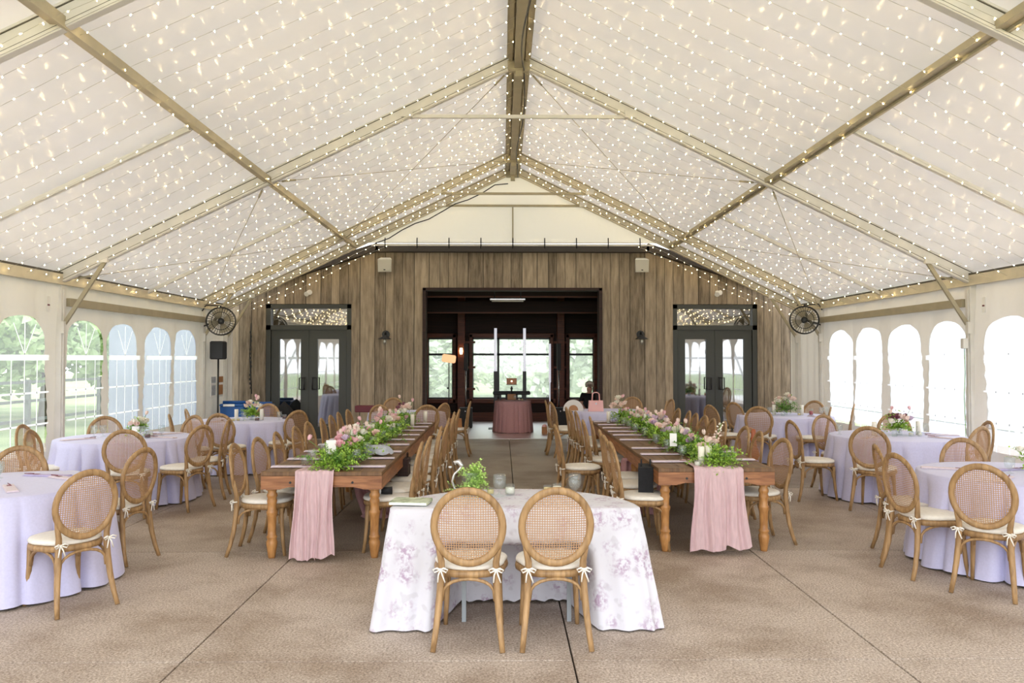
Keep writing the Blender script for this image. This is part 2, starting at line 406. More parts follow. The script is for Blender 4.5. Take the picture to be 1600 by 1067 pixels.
r3 = N(nt, 'ValToRGB'); r3.color_ramp.elements[0].position = .60; r3.color_ramp.elements[0].color = (0, 0, 0, 1); r3.color_ramp.elements[1].position = .68; r3.color_ramp.elements[1].color = (.5, .5, .5, 1)
nt.links.new(n3.outputs['Fac'], r3.inputs[0])
mx2 = N(nt, 'Mix', data_type='RGBA'); nt.links.new(r3.outputs[0], mx2.inputs[0]); nt.links.new(mx.outputs[2], mx2.inputs[6]); mx2.inputs[7].default_value = (.50, .48, .52, 1)
nt.links.new(mx2.outputs[2], b.inputs['Base Color']); M['floralcloth'] = m

#@@SETTING
# ------------------------------------------------------------------ setting
TC = .22                       # tent centre line
LX, RX = TC - 6.1, TC + 6.1
FR = [.66, 5.66, 10.68, 15.7, 16.95]      # frame positions
SL = .4836
def zr(x): return 5.70 - SL * abs(x - TC)         # underside of rafters
def zf(x): return 5.87 - SL * abs(x - TC)         # roof fabric

# floor slabs with real joints
f = MB()
ys = [-3, 4.67, 7.3, 10.8, 13.7, 17.4]; g = .0055
for j in range(5):
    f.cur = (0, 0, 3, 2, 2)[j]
    xs = [-9.5, -5.9, -3.9, -1.85, .41, 2.26, 4.3, 6.3, 10] if j < 3 else [-9.5, -6, -3, .15, 3.1, 6.3, 10]
    for i in range(len(xs) - 1):
        f.box(((xs[i] + xs[i + 1]) / 2, (ys[j] + ys[j + 1]) / 2, -.04), (xs[i + 1] - xs[i] - 2 * g, ys[j + 1] - ys[j] - 2 * g, .08), bev=.002)
f.cur = 1; f.box((.25, 7.2, -.06), (19.5, 20.4, .06))
struct(f.build('floor', [M['concrete'], M['joint'], M['concrete_rear'], M['concrete_middle']]))
g_ = MB(); g_.box((0, 20, -.14), (160, 160, .1)); struct(g_.build('ground', M['lawn']))

# back wall of barn boards with opening and two door openings
WY = 17.36
def zw(x): return min(4.07, 4.07 - .32 * (abs(x - TC) - 2.9))
OX0, OX1 = -1.72, 2.16
DL, DR = (-5.12, -3.27), (3.71, 5.56)
w = MB()
def wallseg(x0, x1, z0, fullx=False):
    pts = [(x0, z0), (x1, z0), (x1, zw(x1))]
    for k in (TC + 2.9, TC - 2.9):
        if x0 < k < x1: pts.append((k, 4.07))
    pts.append((x0, zw(x0))); w.poly(pts, (WY, WY + .25))
wallseg(-5.83, DL[0], 0); wallseg(DL[0], DL[1], 2.93); wallseg(DL[1], OX0, 0); wallseg(OX0, OX1, 3.27)
wallseg(OX1, DR[0], 0); wallseg(DR[0], DR[1], 2.93); wallseg(DR[1], 6.27, 0)
struct(w.build('wall_back', M['barnboard']))
w = MB()
w.box((TC, WY - .03, 4.13), (5.9, .3, .17))
for s_ in (-1, 1): w.bar((TC + s_ * 2.9, WY - .03, 4.16), (TC + s_ * 6.1, WY - .03, 4.16 - .32 * 3.2), .3, .16)
struct(w.build('trim_1', M['fascia']))
w = MB()
w.box((OX0 + .03, WY + .1, 1.63), (.07, .34, 3.28)); w.box((OX1 - .03, WY + .1, 1.63), (.07, .34, 3.28)); w.box(((OX0 + OX1) / 2, WY + .1, 3.25), (OX1 - OX0, .34, .06))
struct(w.build('trim_2', M['darkwood']))

# hall behind the opening
BY = 22.4
h = MB(); h.box((TC, 20.0, -.03), (12, 5.1, .07)); struct(h.build('floor', M['hallfloor']))
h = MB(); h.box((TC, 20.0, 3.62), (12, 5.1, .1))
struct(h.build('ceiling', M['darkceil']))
h = MB()
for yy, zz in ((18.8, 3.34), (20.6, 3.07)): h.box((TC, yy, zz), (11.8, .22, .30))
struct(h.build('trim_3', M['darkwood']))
h = MB()
for yy, zz in ((18.69, 3.19), (20.49, 2.92)): h.box((TC, yy, zz), (11.8, .03, .035))  # lighter strips stand in for the highlight along the beams' bottom edges
struct(h.build('trim_7', M['redwood']))
WZ0, WZ1 = .61, 2.33
wins = [(-2.08, -1.38), (-.84, 1.34), (1.86, 2.56)]
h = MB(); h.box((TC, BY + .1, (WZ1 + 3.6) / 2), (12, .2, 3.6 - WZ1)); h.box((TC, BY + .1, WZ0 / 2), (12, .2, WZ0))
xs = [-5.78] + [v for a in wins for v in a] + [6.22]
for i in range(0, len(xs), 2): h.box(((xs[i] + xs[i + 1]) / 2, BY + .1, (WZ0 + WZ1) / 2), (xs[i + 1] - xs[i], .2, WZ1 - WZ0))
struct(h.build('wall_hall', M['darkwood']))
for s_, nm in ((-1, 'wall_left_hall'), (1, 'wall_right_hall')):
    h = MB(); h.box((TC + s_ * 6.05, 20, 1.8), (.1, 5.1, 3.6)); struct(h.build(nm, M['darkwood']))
h = MB(); h.box((TC, BY - .02, .12), (11.9, .06, .24)); struct(h.build('baseboard_hall', M['redwood']))
for i, (a, b) in enumerate(wins):
    f = MB(); c = (a + b) / 2
    for (x, z, dx, dz) in ((a - .04, (WZ0 + WZ1) / 2, .09, WZ1 - WZ0 + .2), (b + .04, (WZ0 + WZ1) / 2, .09, WZ1 - WZ0 + .2), (c, WZ1 + .06, b - a + .2, .12), (c, WZ0 - .05, b - a + .3, .12)):
        f.box((x, BY - .03, z), (dx, .12, dz), bev=.01)
    fr = struct(f.build('window_%d' % (i + 1), M['redwood']))
    f = MB()
    n = 3 if i == 1 else 1; wd = (b - a) / n
    for k in range(n + 1): f.box((a + k * wd, BY + .04, (WZ0 + WZ1) / 2), (.06, .06, WZ1 - WZ0))
    for z in (WZ0 + .02, 1.86, WZ1 - .02): f.box((c, BY + .04, z), (b - a, .06, .06))
    f.build('window_frame', M['sash'], fr)
    f = MB(); f.box((c, BY + .08, (WZ0 + WZ1) / 2), (b - a, .008, WZ1 - WZ0)); f.build('pane', M['clearpane'], fr)
# timber posts of the hall
for i, x in enumerate((-1.13, 1.61)):
    f = MB(); f.box((x, BY - .3, 1.78), (.2, .24, 3.56), bev=.01); struct(f.build('trim_%d' % (4 + i), M['redwood']))
# cross boards by the posts
f = MB()
for x in (-1.05, 1.5):
    for z in (.9, 1.5, 2.2): f.box((x + .12, BY - .1, z), (.35, .05, .06))
struct(f.build('trim_6', M['redwood']))

# french doors
for i, (a, b) in enumerate((DL, DR)):
    f = MB(); c = (a + b) / 2; y = WY + .10
    f.box((a + .05, y, 1.46), (.1, .16, 2.92)); f.box((b - .05, y, 1.46), (.1, .16, 2.92)); f.box((c, y, 2.88), (b - a, .16, .09)); f.box((c, y, 2.42), (b - a, .16, .1))
    d = struct(f.build('door_%d' % (i + 1), M['door_frame']))
    f = MB(); f.box((c, y + .03, 2.65), (b - a - .2, .02, .38)); f.build('transom_pane', M['doorglass'], d)
    for s_ in (-1, 1):
        lw = (b - a) / 2 - .12; lc = c + s_ * (lw / 2 + .01)
        f = MB()
        for (x, z, dx, dz) in ((lc - lw / 2 + .085, 1.19, .17, 2.36), (lc + lw / 2 - .085, 1.19, .17, 2.36), (lc, 2.27, lw - .34, .2), (lc, .14, lw - .34, .26)):
            f.box((x, y - .01, z), (dx, .06, dz))
        lf = f.build('door_leaf', M['door_frame'], d)
        f = MB(); f.box((lc, y + .005, 1.22), (lw - .3, .012, 2.0)); f.build('glass_panel', M['doorglass'], lf)
        hx = c + s_ * .09
        f = MB(); f.tube([(hx - s_ * .0, y - .05, 1.33), (hx, y - .11, 1.33), (hx, y - .11, 1.08), (hx, y - .05, 1.08)], .016, 8)
        f.tube([(hx, y - .11, 1.33), (hx + s_ * .10, y - .11, 1.33), (hx + s_ * .10, y - .11, 1.08), (hx, y - .11, 1.08)], .014, 8)
        f.build('door_handle', M['black_metal'], lf)
    f = MB(); f.box((c, y - .005, 1.19), (.03, .05, 2.34)); f.build('door_meeting_strip', M['door_frame'], d)

# ------------------------------------------------------------------ tent
# roof fabric: two slopes from ridge to eave, slightly sagging between the frames
def roof(s_):
    f = MB()
    def fn(u, v):
        y = FR[0] + (FR[-1] - FR[0] + .1) * u; ax = 6.22 * v
        x = TC + s_ * ax
        k = [q for q in range(4) if FR[q] <= y <= FR[q + 1] + .11][0]
        tt = min(1, (y - FR[k]) / (FR[k + 1] - FR[k]))
        sag = -.035 * math.sin(math.pi * tt) * (FR[k + 1] - FR[k]) / 5 * (1 if k < 3 else 0)
        return (x, y, zf(x) + sag * math.sin(math.pi * min(1, ax / 6.22)) * 1.0)
    f.grid(fn, 61, 13)
    return f
rf = MB()
for s_ in (-1, 1):
    q = roof(s_); rf.add(q.v, q.f, True)
tag(rf.build('tent_roof', M['rooffabric']), 'white translucent vinyl roof of the frame tent', 'tent roof')
# fixed gable behind (top only)
f = MB(); zb = 4.2; xb = (5.83 - zb) / SL
f.add([(TC - xb, 16.98, zb), (TC + xb, 16.98, zb), (TC, 16.98, 5.83)], [(0, 1, 2)])
f.v.append((TC, 16.98, 4.2)); f.f = [(0, 3, 2), (3, 1, 2)]; f.sm = [False] * 2; f.mi = [0, 0]
tag(f.build('tent_gable', M['gablefabric']), 'white triangular fabric gable panel hanging above the barn wall', 'tent gable')

def frame_of(i, y):
    t = thing('tent_truss', ['aluminium tent frame at the open front end, nearest the camera', 'aluminium tent frame cutting the top corners of the picture', 'aluminium tent frame beside the nearest round tables, large apex in the middle of the roof', 'aluminium tent frame carrying the two round fans', 'aluminium gable frame directly before the barn wall'][i], 'tent frame', (0, 0, 0), group='aluminium tent frames')
    for s_ in (-1, 1):
        f = MB(); f.box((TC + s_ * 6.1, y, 1.42), (.12, .12, 2.84), bev=.008); f.box((TC + s_ * 6.035, y, 1.42), (.02, .05, 2.5))
        p = f.build('post', M['alu'], t)
        f = MB(); f.box((TC + s_ * 6.1, y, .01), (.25, .25, .02)); f.build('base_plate', M['alu'], p)
        f = MB(); a = (TC + s_ * 6.1, y, zr(TC + 6.1) + .08); b = (TC, y, 5.70 + .08)
        f.bar(a, b, .075, .18, bev=.006)
        for dz in (-.08, .08): f.bar(Vector(a) + Vector((0, 0, dz)), Vector(b) + Vector((0, 0, dz)), .095, .02)
        f.cur = 1
        for dz in (-.064, .064): f.bar(Vector(a) + Vector((0, 0, dz)), Vector(b) + Vector((0, 0, dz)), .079, .010)
        f.build('rafter', [M['alu'] if i < 3 else M['eave_alu'], M['slot']], t)
        f = MB(); f.bar((TC + s_ * 6.05, y - .02, 2.16), (TC + s_ * 5.49, y - .02, zr(5.49 + TC) + .0), .035, .05)
        br = f.build('knee_brace', M['alu_warm'], t)
        f = MB(); f.box((TC + s_ * 6.03, y - .05, 2.16), (.07, .06, .16)); f.build('bracket', M['alu'], br)
        f = MB(); f.box((TC + s_ * 5.5, y - .05, zr(5.5 + TC) + .02), (.12, .05, .08)); f.build('bracket', M['alu'], br)
    f = MB(); f.bar((TC - 1.5, y, zr(TC + 1.5) + .02), (TC + 1.5, y, zr(TC + 1.5) + .02), .04, .045); ct = f.build('collar_tie', M['alu_warm'] if i > 2 else M['alu'], t)
    for s_ in (-1, 1):
        f = MB(); f.box((TC + s_ * 1.5, y, zr(TC + 1.5) + .05), (.16, .11, .10)); f.build('bracket', M['alu'], ct)
    f = MB(); f.box((TC, y, 5.68), (.30, .12, .16), bev=.02); f.box((TC, y, 5.58), (.09, .1, .1)); f.build('apex_joint', M['alu_warm'], t)
    return t
for i, y in enumerate(FR): frame_of(i, y)
# gable rail, hooks, middle upright
t = thing('gable_rail', 'thin rail with dark hooks holding the bottom of the fabric gable', 'rail')
f = MB(); f.bar((TC - 2.75, 16.93, 4.20), (TC + 2.75, 16.93, 4.20), .03, .022); f.bar((TC - 3.0, 16.95, 4.155), (TC + 3.0, 16.95, 4.155), .03, .035); f.build('rail', M['alu'], t)
for k in range(9):
    f = MB(); x = TC - 2.7 + k * .675
    f.tube([(x, 16.9, 4.30), (x, 16.88, 4.2), (x, 16.9, 4.08)], .012, 6); f.build('hook', M['black_metal'], t)
f = MB(); f.bar((TC, 16.93, 4.2), (TC, 16.93, 4.96), .03, .03); f.build('upright', M['alu_warm'], t)

def simple(name, label, cat, m, fn, group=None):
    f = MB(); fn(f); return tag(f.build(name, M[m]), label, cat, group)
simple('ridge_beam', 'aluminium ridge beam running along the top of the tent', 'beam', 'alu_warm',
       lambda f: (f.bar((TC, FR[0], 5.70), (TC, FR[-1], 5.70), .12, .13), f.bar((TC, FR[0], 5.775), (TC, FR[-1], 5.775), .32, .012), f.bar((TC - .11, FR[0], 5.74), (TC - .11, FR[-1], 5.74), .05, .03), f.bar((TC + .11, FR[0], 5.74), (TC + .11, FR[-1], 5.74), .05, .03)))  # wide thin plate and side bars stand in for darker shading along the ridge
for s_, nm in ((-1, 'left'), (1, 'right')):
    x = TC + s_ * 3.35
    simple('purlin', 'aluminium purlin running lengthwise halfway up the %s roof slope' % nm, 'beam', 'alu_warm',
           lambda f: (f.bar((x, FR[0], zr(x) + .05), (x, FR[-1], zr(x) + .05), .11, .06), f.bar((x + .04, FR[0], zr(x) + .01), (x + .04, FR[-1], zr(x) + .01), .03, .03)), 'tent purlins')
    x = TC + s_ * 6.08
    simple('eave_beam', 'aluminium eave beam along the top of the %s tent wall' % nm, 'beam', 'eave_alu',
           lambda f: (f.bar((x, FR[0], 2.80), (x, FR[-1], 2.80), .09, .13), f.bar((x - s_ * .05, FR[0], 2.735), (x - s_ * .05, FR[-1], 2.735), .03, .02)), 'tent eave beams')
    simple('gap_shadow_strip', 'dark strip as painted gap shadow between eave beam and roof fabric on the %s' % nm, 'strip', 'slot', lambda f: f.bar((x - s_ * .03, FR[0], 2.88), (x - s_ * .03, FR[-1], 2.88), .03, .022), 'painted gap shadow strips')  # dark bar stands in for the shade in the gap above the eave beam
    x = TC + s_ * 6.03
    simple('curtain_tube', 'lower horizontal tube across the arched wall on the %s, under the eave' % nm, 'beam', 'alu_warm',
           lambda f: f.bar((x, FR[2] + .07, 2.50), (x, FR[3] - .07, 2.50), .06, .11), 'wall tubes')
    for bi, ym in enumerate((3.16, 8.17, 13.2)):
        f = MB()
        a = (TC + s_ * 3.42, ym, zr(TC + 3.42) + .05); b = (TC + s_ * 6.05, ym, zr(TC + 6.05) + .06)
        f.bar(a, b, .05, .05); f.bar(Vector(a) + Vector((0, .06, .02)), Vector(b) + Vector((0, .06, .02)), .03, .03)
        tag(f.build('intermediate_rafter', M['alu']), 'slim half rafter on the %s slope, in the %s bay' % (nm, ['front', 'middle', 'rear'][bi]), 'beam', 'slim half rafters')
# bracing cables in the rear bay and the middle bay
names = {(-1, 0): 'upper left', (-1, 1): 'lower left', (1, 0): 'upper right', (1, 1): 'lower right'}
for (bi, (ya, yb)) in enumerate(((FR[2], FR[3]),)):
    for s_ in (-1, 1):
        for lv, (p, q) in enumerate(((.1, 3.3), (3.4, 6.0))):
            for dgl in (0, 1):
                a = (TC + s_ * (p if dgl else q), ya, zr(TC + (p if dgl else q)) - .0); b = (TC + s_ * (q if dgl else p), yb, zr(TC + (q if dgl else p)) - .0)
                f = MB(); f.tube([a, b], .005, 5)
                va, vb = Vector(a), Vector(b)
                f.tube([va + (vb - va) * .03, va + (vb - va) * .07], .014, 6)
                tag(f.build('bracing_cable', M['alu_warm']), 'steel cable bracing the %s roof of the rear bay, falling %s the barn' % (names[(s_, lv)], 'towards' if dgl else 'away from'), 'cable', 'roof bracing cables')
# black power cable drooping by the ridge
f = MB(); pts = []
for k in range(60):
    y = 6.2 + k * (16.6 - 6.2) / 59
    ph = (y - 5.66) / 5.02
    pts.append((TC + .07 + .06 * math.sin(ph * math.pi * 2) * (1 if y < 10.6 else .6), y, 5.62 - .17 * abs(math.sin(ph * math.pi))))
f.tube(pts, .012, 6)
tag(f.build('power_cable', M['black_metal']), 'black power cable drooping beside the ridge beam', 'cable')
f = MB()
pts = [(TC - .1, 16.88, 5.45)] + [(TC - .1 - k * .28, 16.88, zr(TC + .1 + k * .28) - .12 + .03 * math.sin(k * 1.9)) for k in range(1, 11)]
f.tube(pts, .011, 6); tag(f.build('power_cable', M['black_metal']), 'black cable running down the left rafter of the rear gable', 'cable')

# side walls with arched clear windows
WIN = [(.07, 1.08), (1.22, 2.26), (2.47, 3.52), (3.62, 4.68)]
ZB, ZS, ZT = .55, 1.93, 2.28
def archpts(y0, y1, n=14):
    c = (y0 + y1) / 2; r = (y1 - y0) / 2 - .02
    out = []
    for k in range(n + 1):
        a = math.pi * k / n
        out.append((c - r * math.copysign(abs(math.cos(a)) ** .9, math.cos(a)), ZS + (ZT - ZS) * math.sin(a) ** .85))
    return out
def wall_bay(s_, y0, y1, ws, label, ztop=2.74):
    X = TC + s_ * 6.1
    t = thing('tent_wall', label, 'tent wall', (0, 0, 0), group='arched tent walls')
    f = MB(); wave = lambda y, z: X + .018 * math.sin(y * 7.3 + z * 2) + .01 * math.sin(y * 19 + z * 5)
    cols = [y0]
    def strip(pts_lo, pts_hi, n=1):
        # quads between polyline lo and hi
        vs = []; fs = []
        for (a, b) in zip(pts_lo, pts_hi):
            for k in range(n + 1):
                q = k / n; y = a[0] + (b[0] - a[0]) * q; z = a[1] + (b[1] - a[1]) * q; vs.append((wave(y, z), y, z))
        for i in range(len(pts_lo) - 1):
            for k in range(n): fs.append((i * (n + 1) + k, (i + 1) * (n + 1) + k, (i + 1) * (n + 1) + k + 1, i * (n + 1) + k + 1))
        f.add(vs, fs, True)
    edges = [y0]
    for (a, b) in ws: edges += [y0 + a, y0 + b]
    edges.append(y1)
    rr = random.Random(3)
    # mullions (with scalloped, wavy edges)
    for i in range(0, len(edges), 2):
        a, b = edges[i], edges[i + 1]
        if b - a < .01: continue
        zs = [ZB + (ZS - ZB) * k / 24 for k in range(25)]
        ea = [a + (.014 * math.sin(z * 34) if i > 0 else 0) for z in zs]; eb = [b + (.014 * math.sin(z * 34 + 1) if i < len(edges) - 2 else 0) for z in zs]
        strip([(p + (-.02 if i > 0 else 0), z) for p, z in zip(ea, zs)], [(p + (.02 if i < len(edges) - 2 else 0), z) for p, z in zip(eb, zs)], 2)
    # below and above the windows
    n = 24
    strip([(y0 + (y1 - y0) * k / n, 0.01) for k in range(n + 1)], [(y0 + (y1 - y0) * k / n, ZB) for k in range(n + 1)], 3)
    prev = y0
    for (a, b) in ws:
        a += y0; b += y0
        strip([(prev, ZS), (a + .02, ZS)], [(prev, ztop), (a + .02, ztop)], 3)
        ap = archpts(a, b); strip(ap, [(p[0], ztop) for p in ap], 3); prev = b - .02
    strip([(prev, ZS), (y1, ZS)], [(prev, ztop), (y1, ztop)], 3)
    pn = f.build('wall_panel', M['wallfabric'], t)
    for (a, b) in ws:
        a += y0; b += y0; c = (a + b) / 2
        ap = archpts(a, b)
        f = MB()
        poly = [(a + .0, ZB), (b - .0, ZB)] + [(p[0], p[1]) for p in reversed(ap)]
        f.add([(X + s_ * .012 + .004 * math.sin(p[0] * 9), p[0], p[1]) for p in poly], [tuple(range(len(poly)))])
        wv = f.build('clear_window', M['vinyl'], t)
        f = MB(); xx = X - s_ * .03
        def qd(y0_, z0_, y1_, z1_): f.add([(xx, y0_, z0_), (xx, y1_, z0_), (xx, y1_, z1_), (xx, y0_, z1_)], [(0, 1, 2, 3)])
        qd(a, 1.725, b, 1.795)
        for z in (1.32, .92): qd(a, z - .011, b, z + .011)
        for yy in (a + (b - a) * .25, a + (b - a) * .5, a + (b - a) * .75): qd(yy - .009, ZB, yy + .009, 1.725)
        for an in (-.62, 0, .62):
            L = .48 if an == 0 else .50
            e_ = (c + math.sin(an) * L * .8, 1.80 + math.cos(an) * L * .93)
            f.add([(xx, c - .009, 1.795), (xx, c + .009, 1.795), (xx, e_[0] + .009, e_[1]), (xx, e_[0] - .009, e_[1])], [(0, 1, 2, 3)])
        f.build('window_bars', M['tape'], wv)
    return t
for s_, nm in ((-1, 'left'), (1, 'right')):
    for bi in range(3):
        wall_bay(s_, FR[bi] + .06, FR[bi + 1] - .06, WIN, 'white tent wall with arched clear windows, %s side, %s' % (nm, ['front bay nearest the camera', 'bay beside the front round table', 'rear bay nearest the barn'][bi]))
    X = TC + s_ * 6.1
    f = MB()
    def fn(u, v): return (X + .03 * math.sin(u * 20), FR[3] + .07 + u * (FR[4] - FR[3] - .1), .01 + v * 2.73)
    f.grid(fn, 24, 3)
    def fn2(u, v): return (X - s_ * u * .16, FR[4] + .06 + .01 * math.sin(u * 20), .01 + v * 2.9)
    f.grid(fn2, 8, 2)
    tag(f.build('tent_wall', M['wallfabric']), 'plain cream tent wall panel closing the %s rear corner' % nm, 'tent wall')
    f = MB(); y = FR[2] - .30; f.box((X - s_ * .025, y, 2.45), (.004, .07, .2)); lb = f.build('wall_label', M['paper'])
    tag(lb, 'small white care label on the %s tent wall before the post' % nm, 'label')
    f = MB(); f.box((X - s_ * .028, y, 2.44), (.003, .05, .02)); f.build('red_stripe', M['burgundy'], lb)
# guy strap outside left
f = MB(); f.bar((-6.1, 9.9, 2.7), (-7.6, 9.2, 0), .06, .01, up=(0, 1, 0)); tag(f.build('guy_strap', M['white']), 'white guy strap running to the ground outside the left windows', 'strap')
f = MB(); f.bar((6.5, 11.6, 2.7), (7.6, 11.2, 0), .06, .01, up=(0, 1, 0)); tag(f.build('guy_strap', M['white']), 'white guy strap running to the ground outside the right windows', 'strap')

# ------------------------------------------------------------------ outside
f = MB(); f.box((-7.4, 17.8, 1.9), (2.5, .2, 3.8)); struct(f.build('wall_outside', M['outwall']))
f = MB(); f.box((12.5, 14, 2.2), (.3, 34, 4.4)); struct(f.build('wall_outside_right', M['outwall_right']))
f = MB(); f.box((11.3, 14, -.07), (2.6, 36, .05)); struct(f.build('ground_outside_right', M['white']))
f = MB()
t = thing('fence', 'dark rail fence on the lawn outside the left windows', 'fence')
for z in (1.25, .85, .45): f.bar((-10, 2, z), (-10, 26, z), .04, .06)
f.build('rails', M['fence'], t)
for k in range(9):
    f = MB(); f.box((-10, 2 + k * 3, .65), (.09, .09, 1.3)); f.build('post', M['fence'], t)
def tree_mesh(rad, h, n, leaf, seed, mt):
    r_ = random.Random(seed); t = thing('tree', '', 'tree')
    f = MB()
    blobs = [(r_.uniform(-rad, rad) * .6, r_.uniform(-rad, rad) * .6, h * r_.uniform(.35, .85), rad * r_.uniform(.4, .65)) for _ in range(14)]
    for _ in range(n):
        b = r_.choice(blobs); d = Vector((r_.gauss(0, 1), r_.gauss(0, 1), r_.gauss(0, 1))).normalized() * b[3] * r_.uniform(.7, 1.05)
        p = Vector(b[:3]) + d; q = Euler((r_.uniform(0, 6), r_.uniform(0, 6), 0)).to_matrix(); s_ = leaf * r_.uniform(.6, 1.3)
        f.add([p + q @ Vector(v) * s_ for v in ((0, -1, 0), (.5, 0, .15), (0, 1, 0), (-.5, 0, .15))], [(0, 1, 2, 3)])
    f.build('foliage', M[mt], t)
    f = MB(); f.tube([(0, 0, 0), (.1, 0, h * .3), (0, .1, h * .7)], [.22, .16, .06], 8); f.build('trunk', M['bark'], t)
    return t
tp = [Proto(tree_mesh(3.0, 6.5, 5200, .22, 1, 'foliage_out')), Proto(tree_mesh(2.6, 5.5, 5000, .20, 2, 'foliage_pale'))]
for k, (x, y, s_, w_) in enumerate([(-17, 12, 1.0, 'left of the tent, nearest the camera'), (-19, 19, 1.1, 'left of the tent, second from the camera'), (-16, 25, 1.0, 'left of the tent, third from the camera'), (-23, 29, 1.3, 'left of the tent, farthest from the camera'), (-22, 9, 1.2, 'left of the tent, behind the nearest one'), (-12.5, 22, .8, 'left of the tent, closest to the pale outbuilding'), (-13.5, 29, 1.1, 'left of the tent, behind the pale outbuilding'), (-14, 16, .85, 'left of the tent, just behind the rail fence')]):
    tp[0].put((x, y, -.1), k * 1.3, 'leafy green tree on the lawn ' + w_, 'trees outside the tent', s_)
for k, (x, y, s_) in enumerate([(-5.5, 33, 1.1), (-1.5, 32, 1.0), (2.0, 34, 1.15), (6, 32, 1.0), (0, 38, 1.4)]):
    tp[1].put((x, y, -1.2), k * 1.7, 'pale green tree seen through the hall windows, ' + ['far left', 'behind the left and middle panes', 'behind the middle panes', 'far right', 'farthest one behind'][k], 'trees behind the hall', s_)

#@@CHAIRS
# ------------------------------------------------------------------ chair
def arcpts(p0, p1, zlow, ztop, n=10, e=.6):
    p0 = Vector(p0); p1 = Vector(p1); out = []
    for k in range(n + 1):
        a = math.pi * k / n; u = (1 - math.cos(a)) / 2
        p = p0 + (p1 - p0) * u
        out.append((p.x, p.y, zlow + (ztop - zlow) * math.sin(a) ** e))
    return out
def make_chair():
    t = thing('dining_chair', 'x', 'chair')
    CW = M['chair_wood']
    # seat
    def seat_ring(k, n=28):
        a = 2 * math.pi * k / n; c, s = math.cos(a), math.sin(a)
        rx = .232 if s > 0 else .215; ry = .225
        return math.copysign(abs(c) ** .85, c) * rx, math.copysign(abs(s) ** .85, s) * ry
    f = MB(); n = 28
    lev = [(.92, .415), (1.0, .42), (1.02, .44), (1.0, .457), (.90, .46)]
    vs = []
    for sc_, z in lev:
        for k in range(n): x, y = seat_ring(k); vs.append((x * sc_, y * sc_, z))
    fs = [(i * n + k, i * n + (k + 1) % n, (i + 1) * n + (k + 1) % n, (i + 1) * n + k) for i in range(len(lev) - 1) for k in range(n)]
    fs += [tuple(range(n - 1, -1, -1)), tuple((len(lev) - 1) * n + k for k in range(n))]
    f.add(vs, fs, True); f.build('seat', CW, t)
    f = MB(); vs = []; lev = [(.90, .458), (.985, .466), (1.0, .478), (.97, .492), (.85, .500), (.4, .504)]
    for sc_, z in lev:
        for k in range(n): x, y = seat_ring(k); vs.append((x * sc_, y * sc_ + .008, z))
    fs = [(i * n + k, i * n + (k + 1) % n, (i + 1) * n + (k + 1) % n, (i + 1) * n + k) for i in range(len(lev) - 1) for k in range(n)]
    fs += [tuple(range(n - 1, -1, -1)), tuple((len(lev) - 1) * n + k for k in range(n))]
    f.add(vs, fs, True); cu = f.build('cushion', M['cushion'], t)
    yb = lambda z: -.222 - max(0, z - .48) * .13
    # oval back frame
    bk = MB(); pts = []
    for k in range(40):
        a = 2 * math.pi * k / 40; z = .738 + .222 * math.sin(a); x = .207 * math.cos(a)
        pts.append((x, yb(z) - .020 * math.cos(a) ** 2 * 0 - .022 * (1 - (x / .207) ** 2), z))
    bk.tube(pts, .0235, 8, sx=.62, sy=1.0, closed=True, ref=(0, 1, 0))
    b = bk.build('backrest', CW, t)
    f = MB(); vs = []; fs = []; rings = 6; n2 = 32
    vs.append((0, yb(.738) - .030, .738))
    for r in range(1, rings + 1):
        for k in range(n2):
            a = 2 * math.pi * k / n2; q = r / rings; x = .195 * q * math.cos(a); z = .738 + .210 * q * math.sin(a)
            vs.append((x, yb(z) - .022 * (1 - (x / .207) ** 2) - .008 * (1 - q * q), z))
    for k in range(n2): fs.append((0, 1 + k, 1 + (k + 1) % n2))
    for r in range(rings - 1):
        for k in range(n2): fs.append((1 + r * n2 + k, 1 + (r + 1) * n2 + k, 1 + (r + 1) * n2 + (k + 1) % n2, 1 + r * n2 + (k + 1) % n2))
    f.add(vs, fs, True); c = f.build('cane_panel', M['cane'], b); c['label'] = 'open woven cane panel'
    for s in (-1, 1):
        f = MB()
        f.tube([(s * .208, -.300, 0), (s * .196, -.268, .1), (s * .183, -.243, .22), (s * .172, -.228, .35), (s * .166, -.222, .45), (s * .166, -.224, .52), (s * .182, -.232, .60), (s * .196, -.240, .67)],
               [.0165, .0185, .021, .0225, .0225, .021, .017, .010], 8, ref=(0, 1, 0))
        f.build('leg', CW, t)
        f = MB()
        f.tube([(s * .185, .205, 0), (s * .178, .188, .12), (s * .170, .175, .28), (s * .168, .168, .42)], [.0145, .0165, .019, .022], 8)
        f.build('leg', CW, t)
    bw = .0105
    for p0, p1 in (((-.160, -.226), (.160, -.226)), ((-.160, .168), (.160, .168)), ((-.176, -.205), (-.172, .155)), ((.176, -.205), (.172, .155))):
        f = MB(); f.tube(arcpts((*p0, 0), (*p1, 0), .285, .415), bw, 6, ref=None); f.build('curved_brace', CW, t)
    for s in (-1, 1):
        f = MB(); x0, y0, z0 = s * .168, -.252, .478
        f.tube([(x0 - .024, y0 + .008, z0), (x0, y0 - .004, z0 + .002), (x0 + .024, y0 + .008, z0 - .002), (x0 + .02, y0 + .04, z0 + .002)], .006, 5)
        for q in (-1, 1):
            f.tube([(x0, y0, z0), (x0 + q * .02, y0 - .012, z0 + .012), (x0 + q * .045, y0 - .014, z0 + .002), (x0 + q * .035, y0 - .012, z0 - .014), (x0, y0 - .004, z0)], .005, 5)
            f.tube([(x0, y0, z0), (x0 + q * .012, y0 - .012, z0 - .03), (x0 + q * .022 + .006, y0 - .006, z0 - .075)], .0048, 5)
        f.ball((x0, y0 - .006, z0), .010, 6, 5)
        f.build('tie_bow', M['tie'], cu)
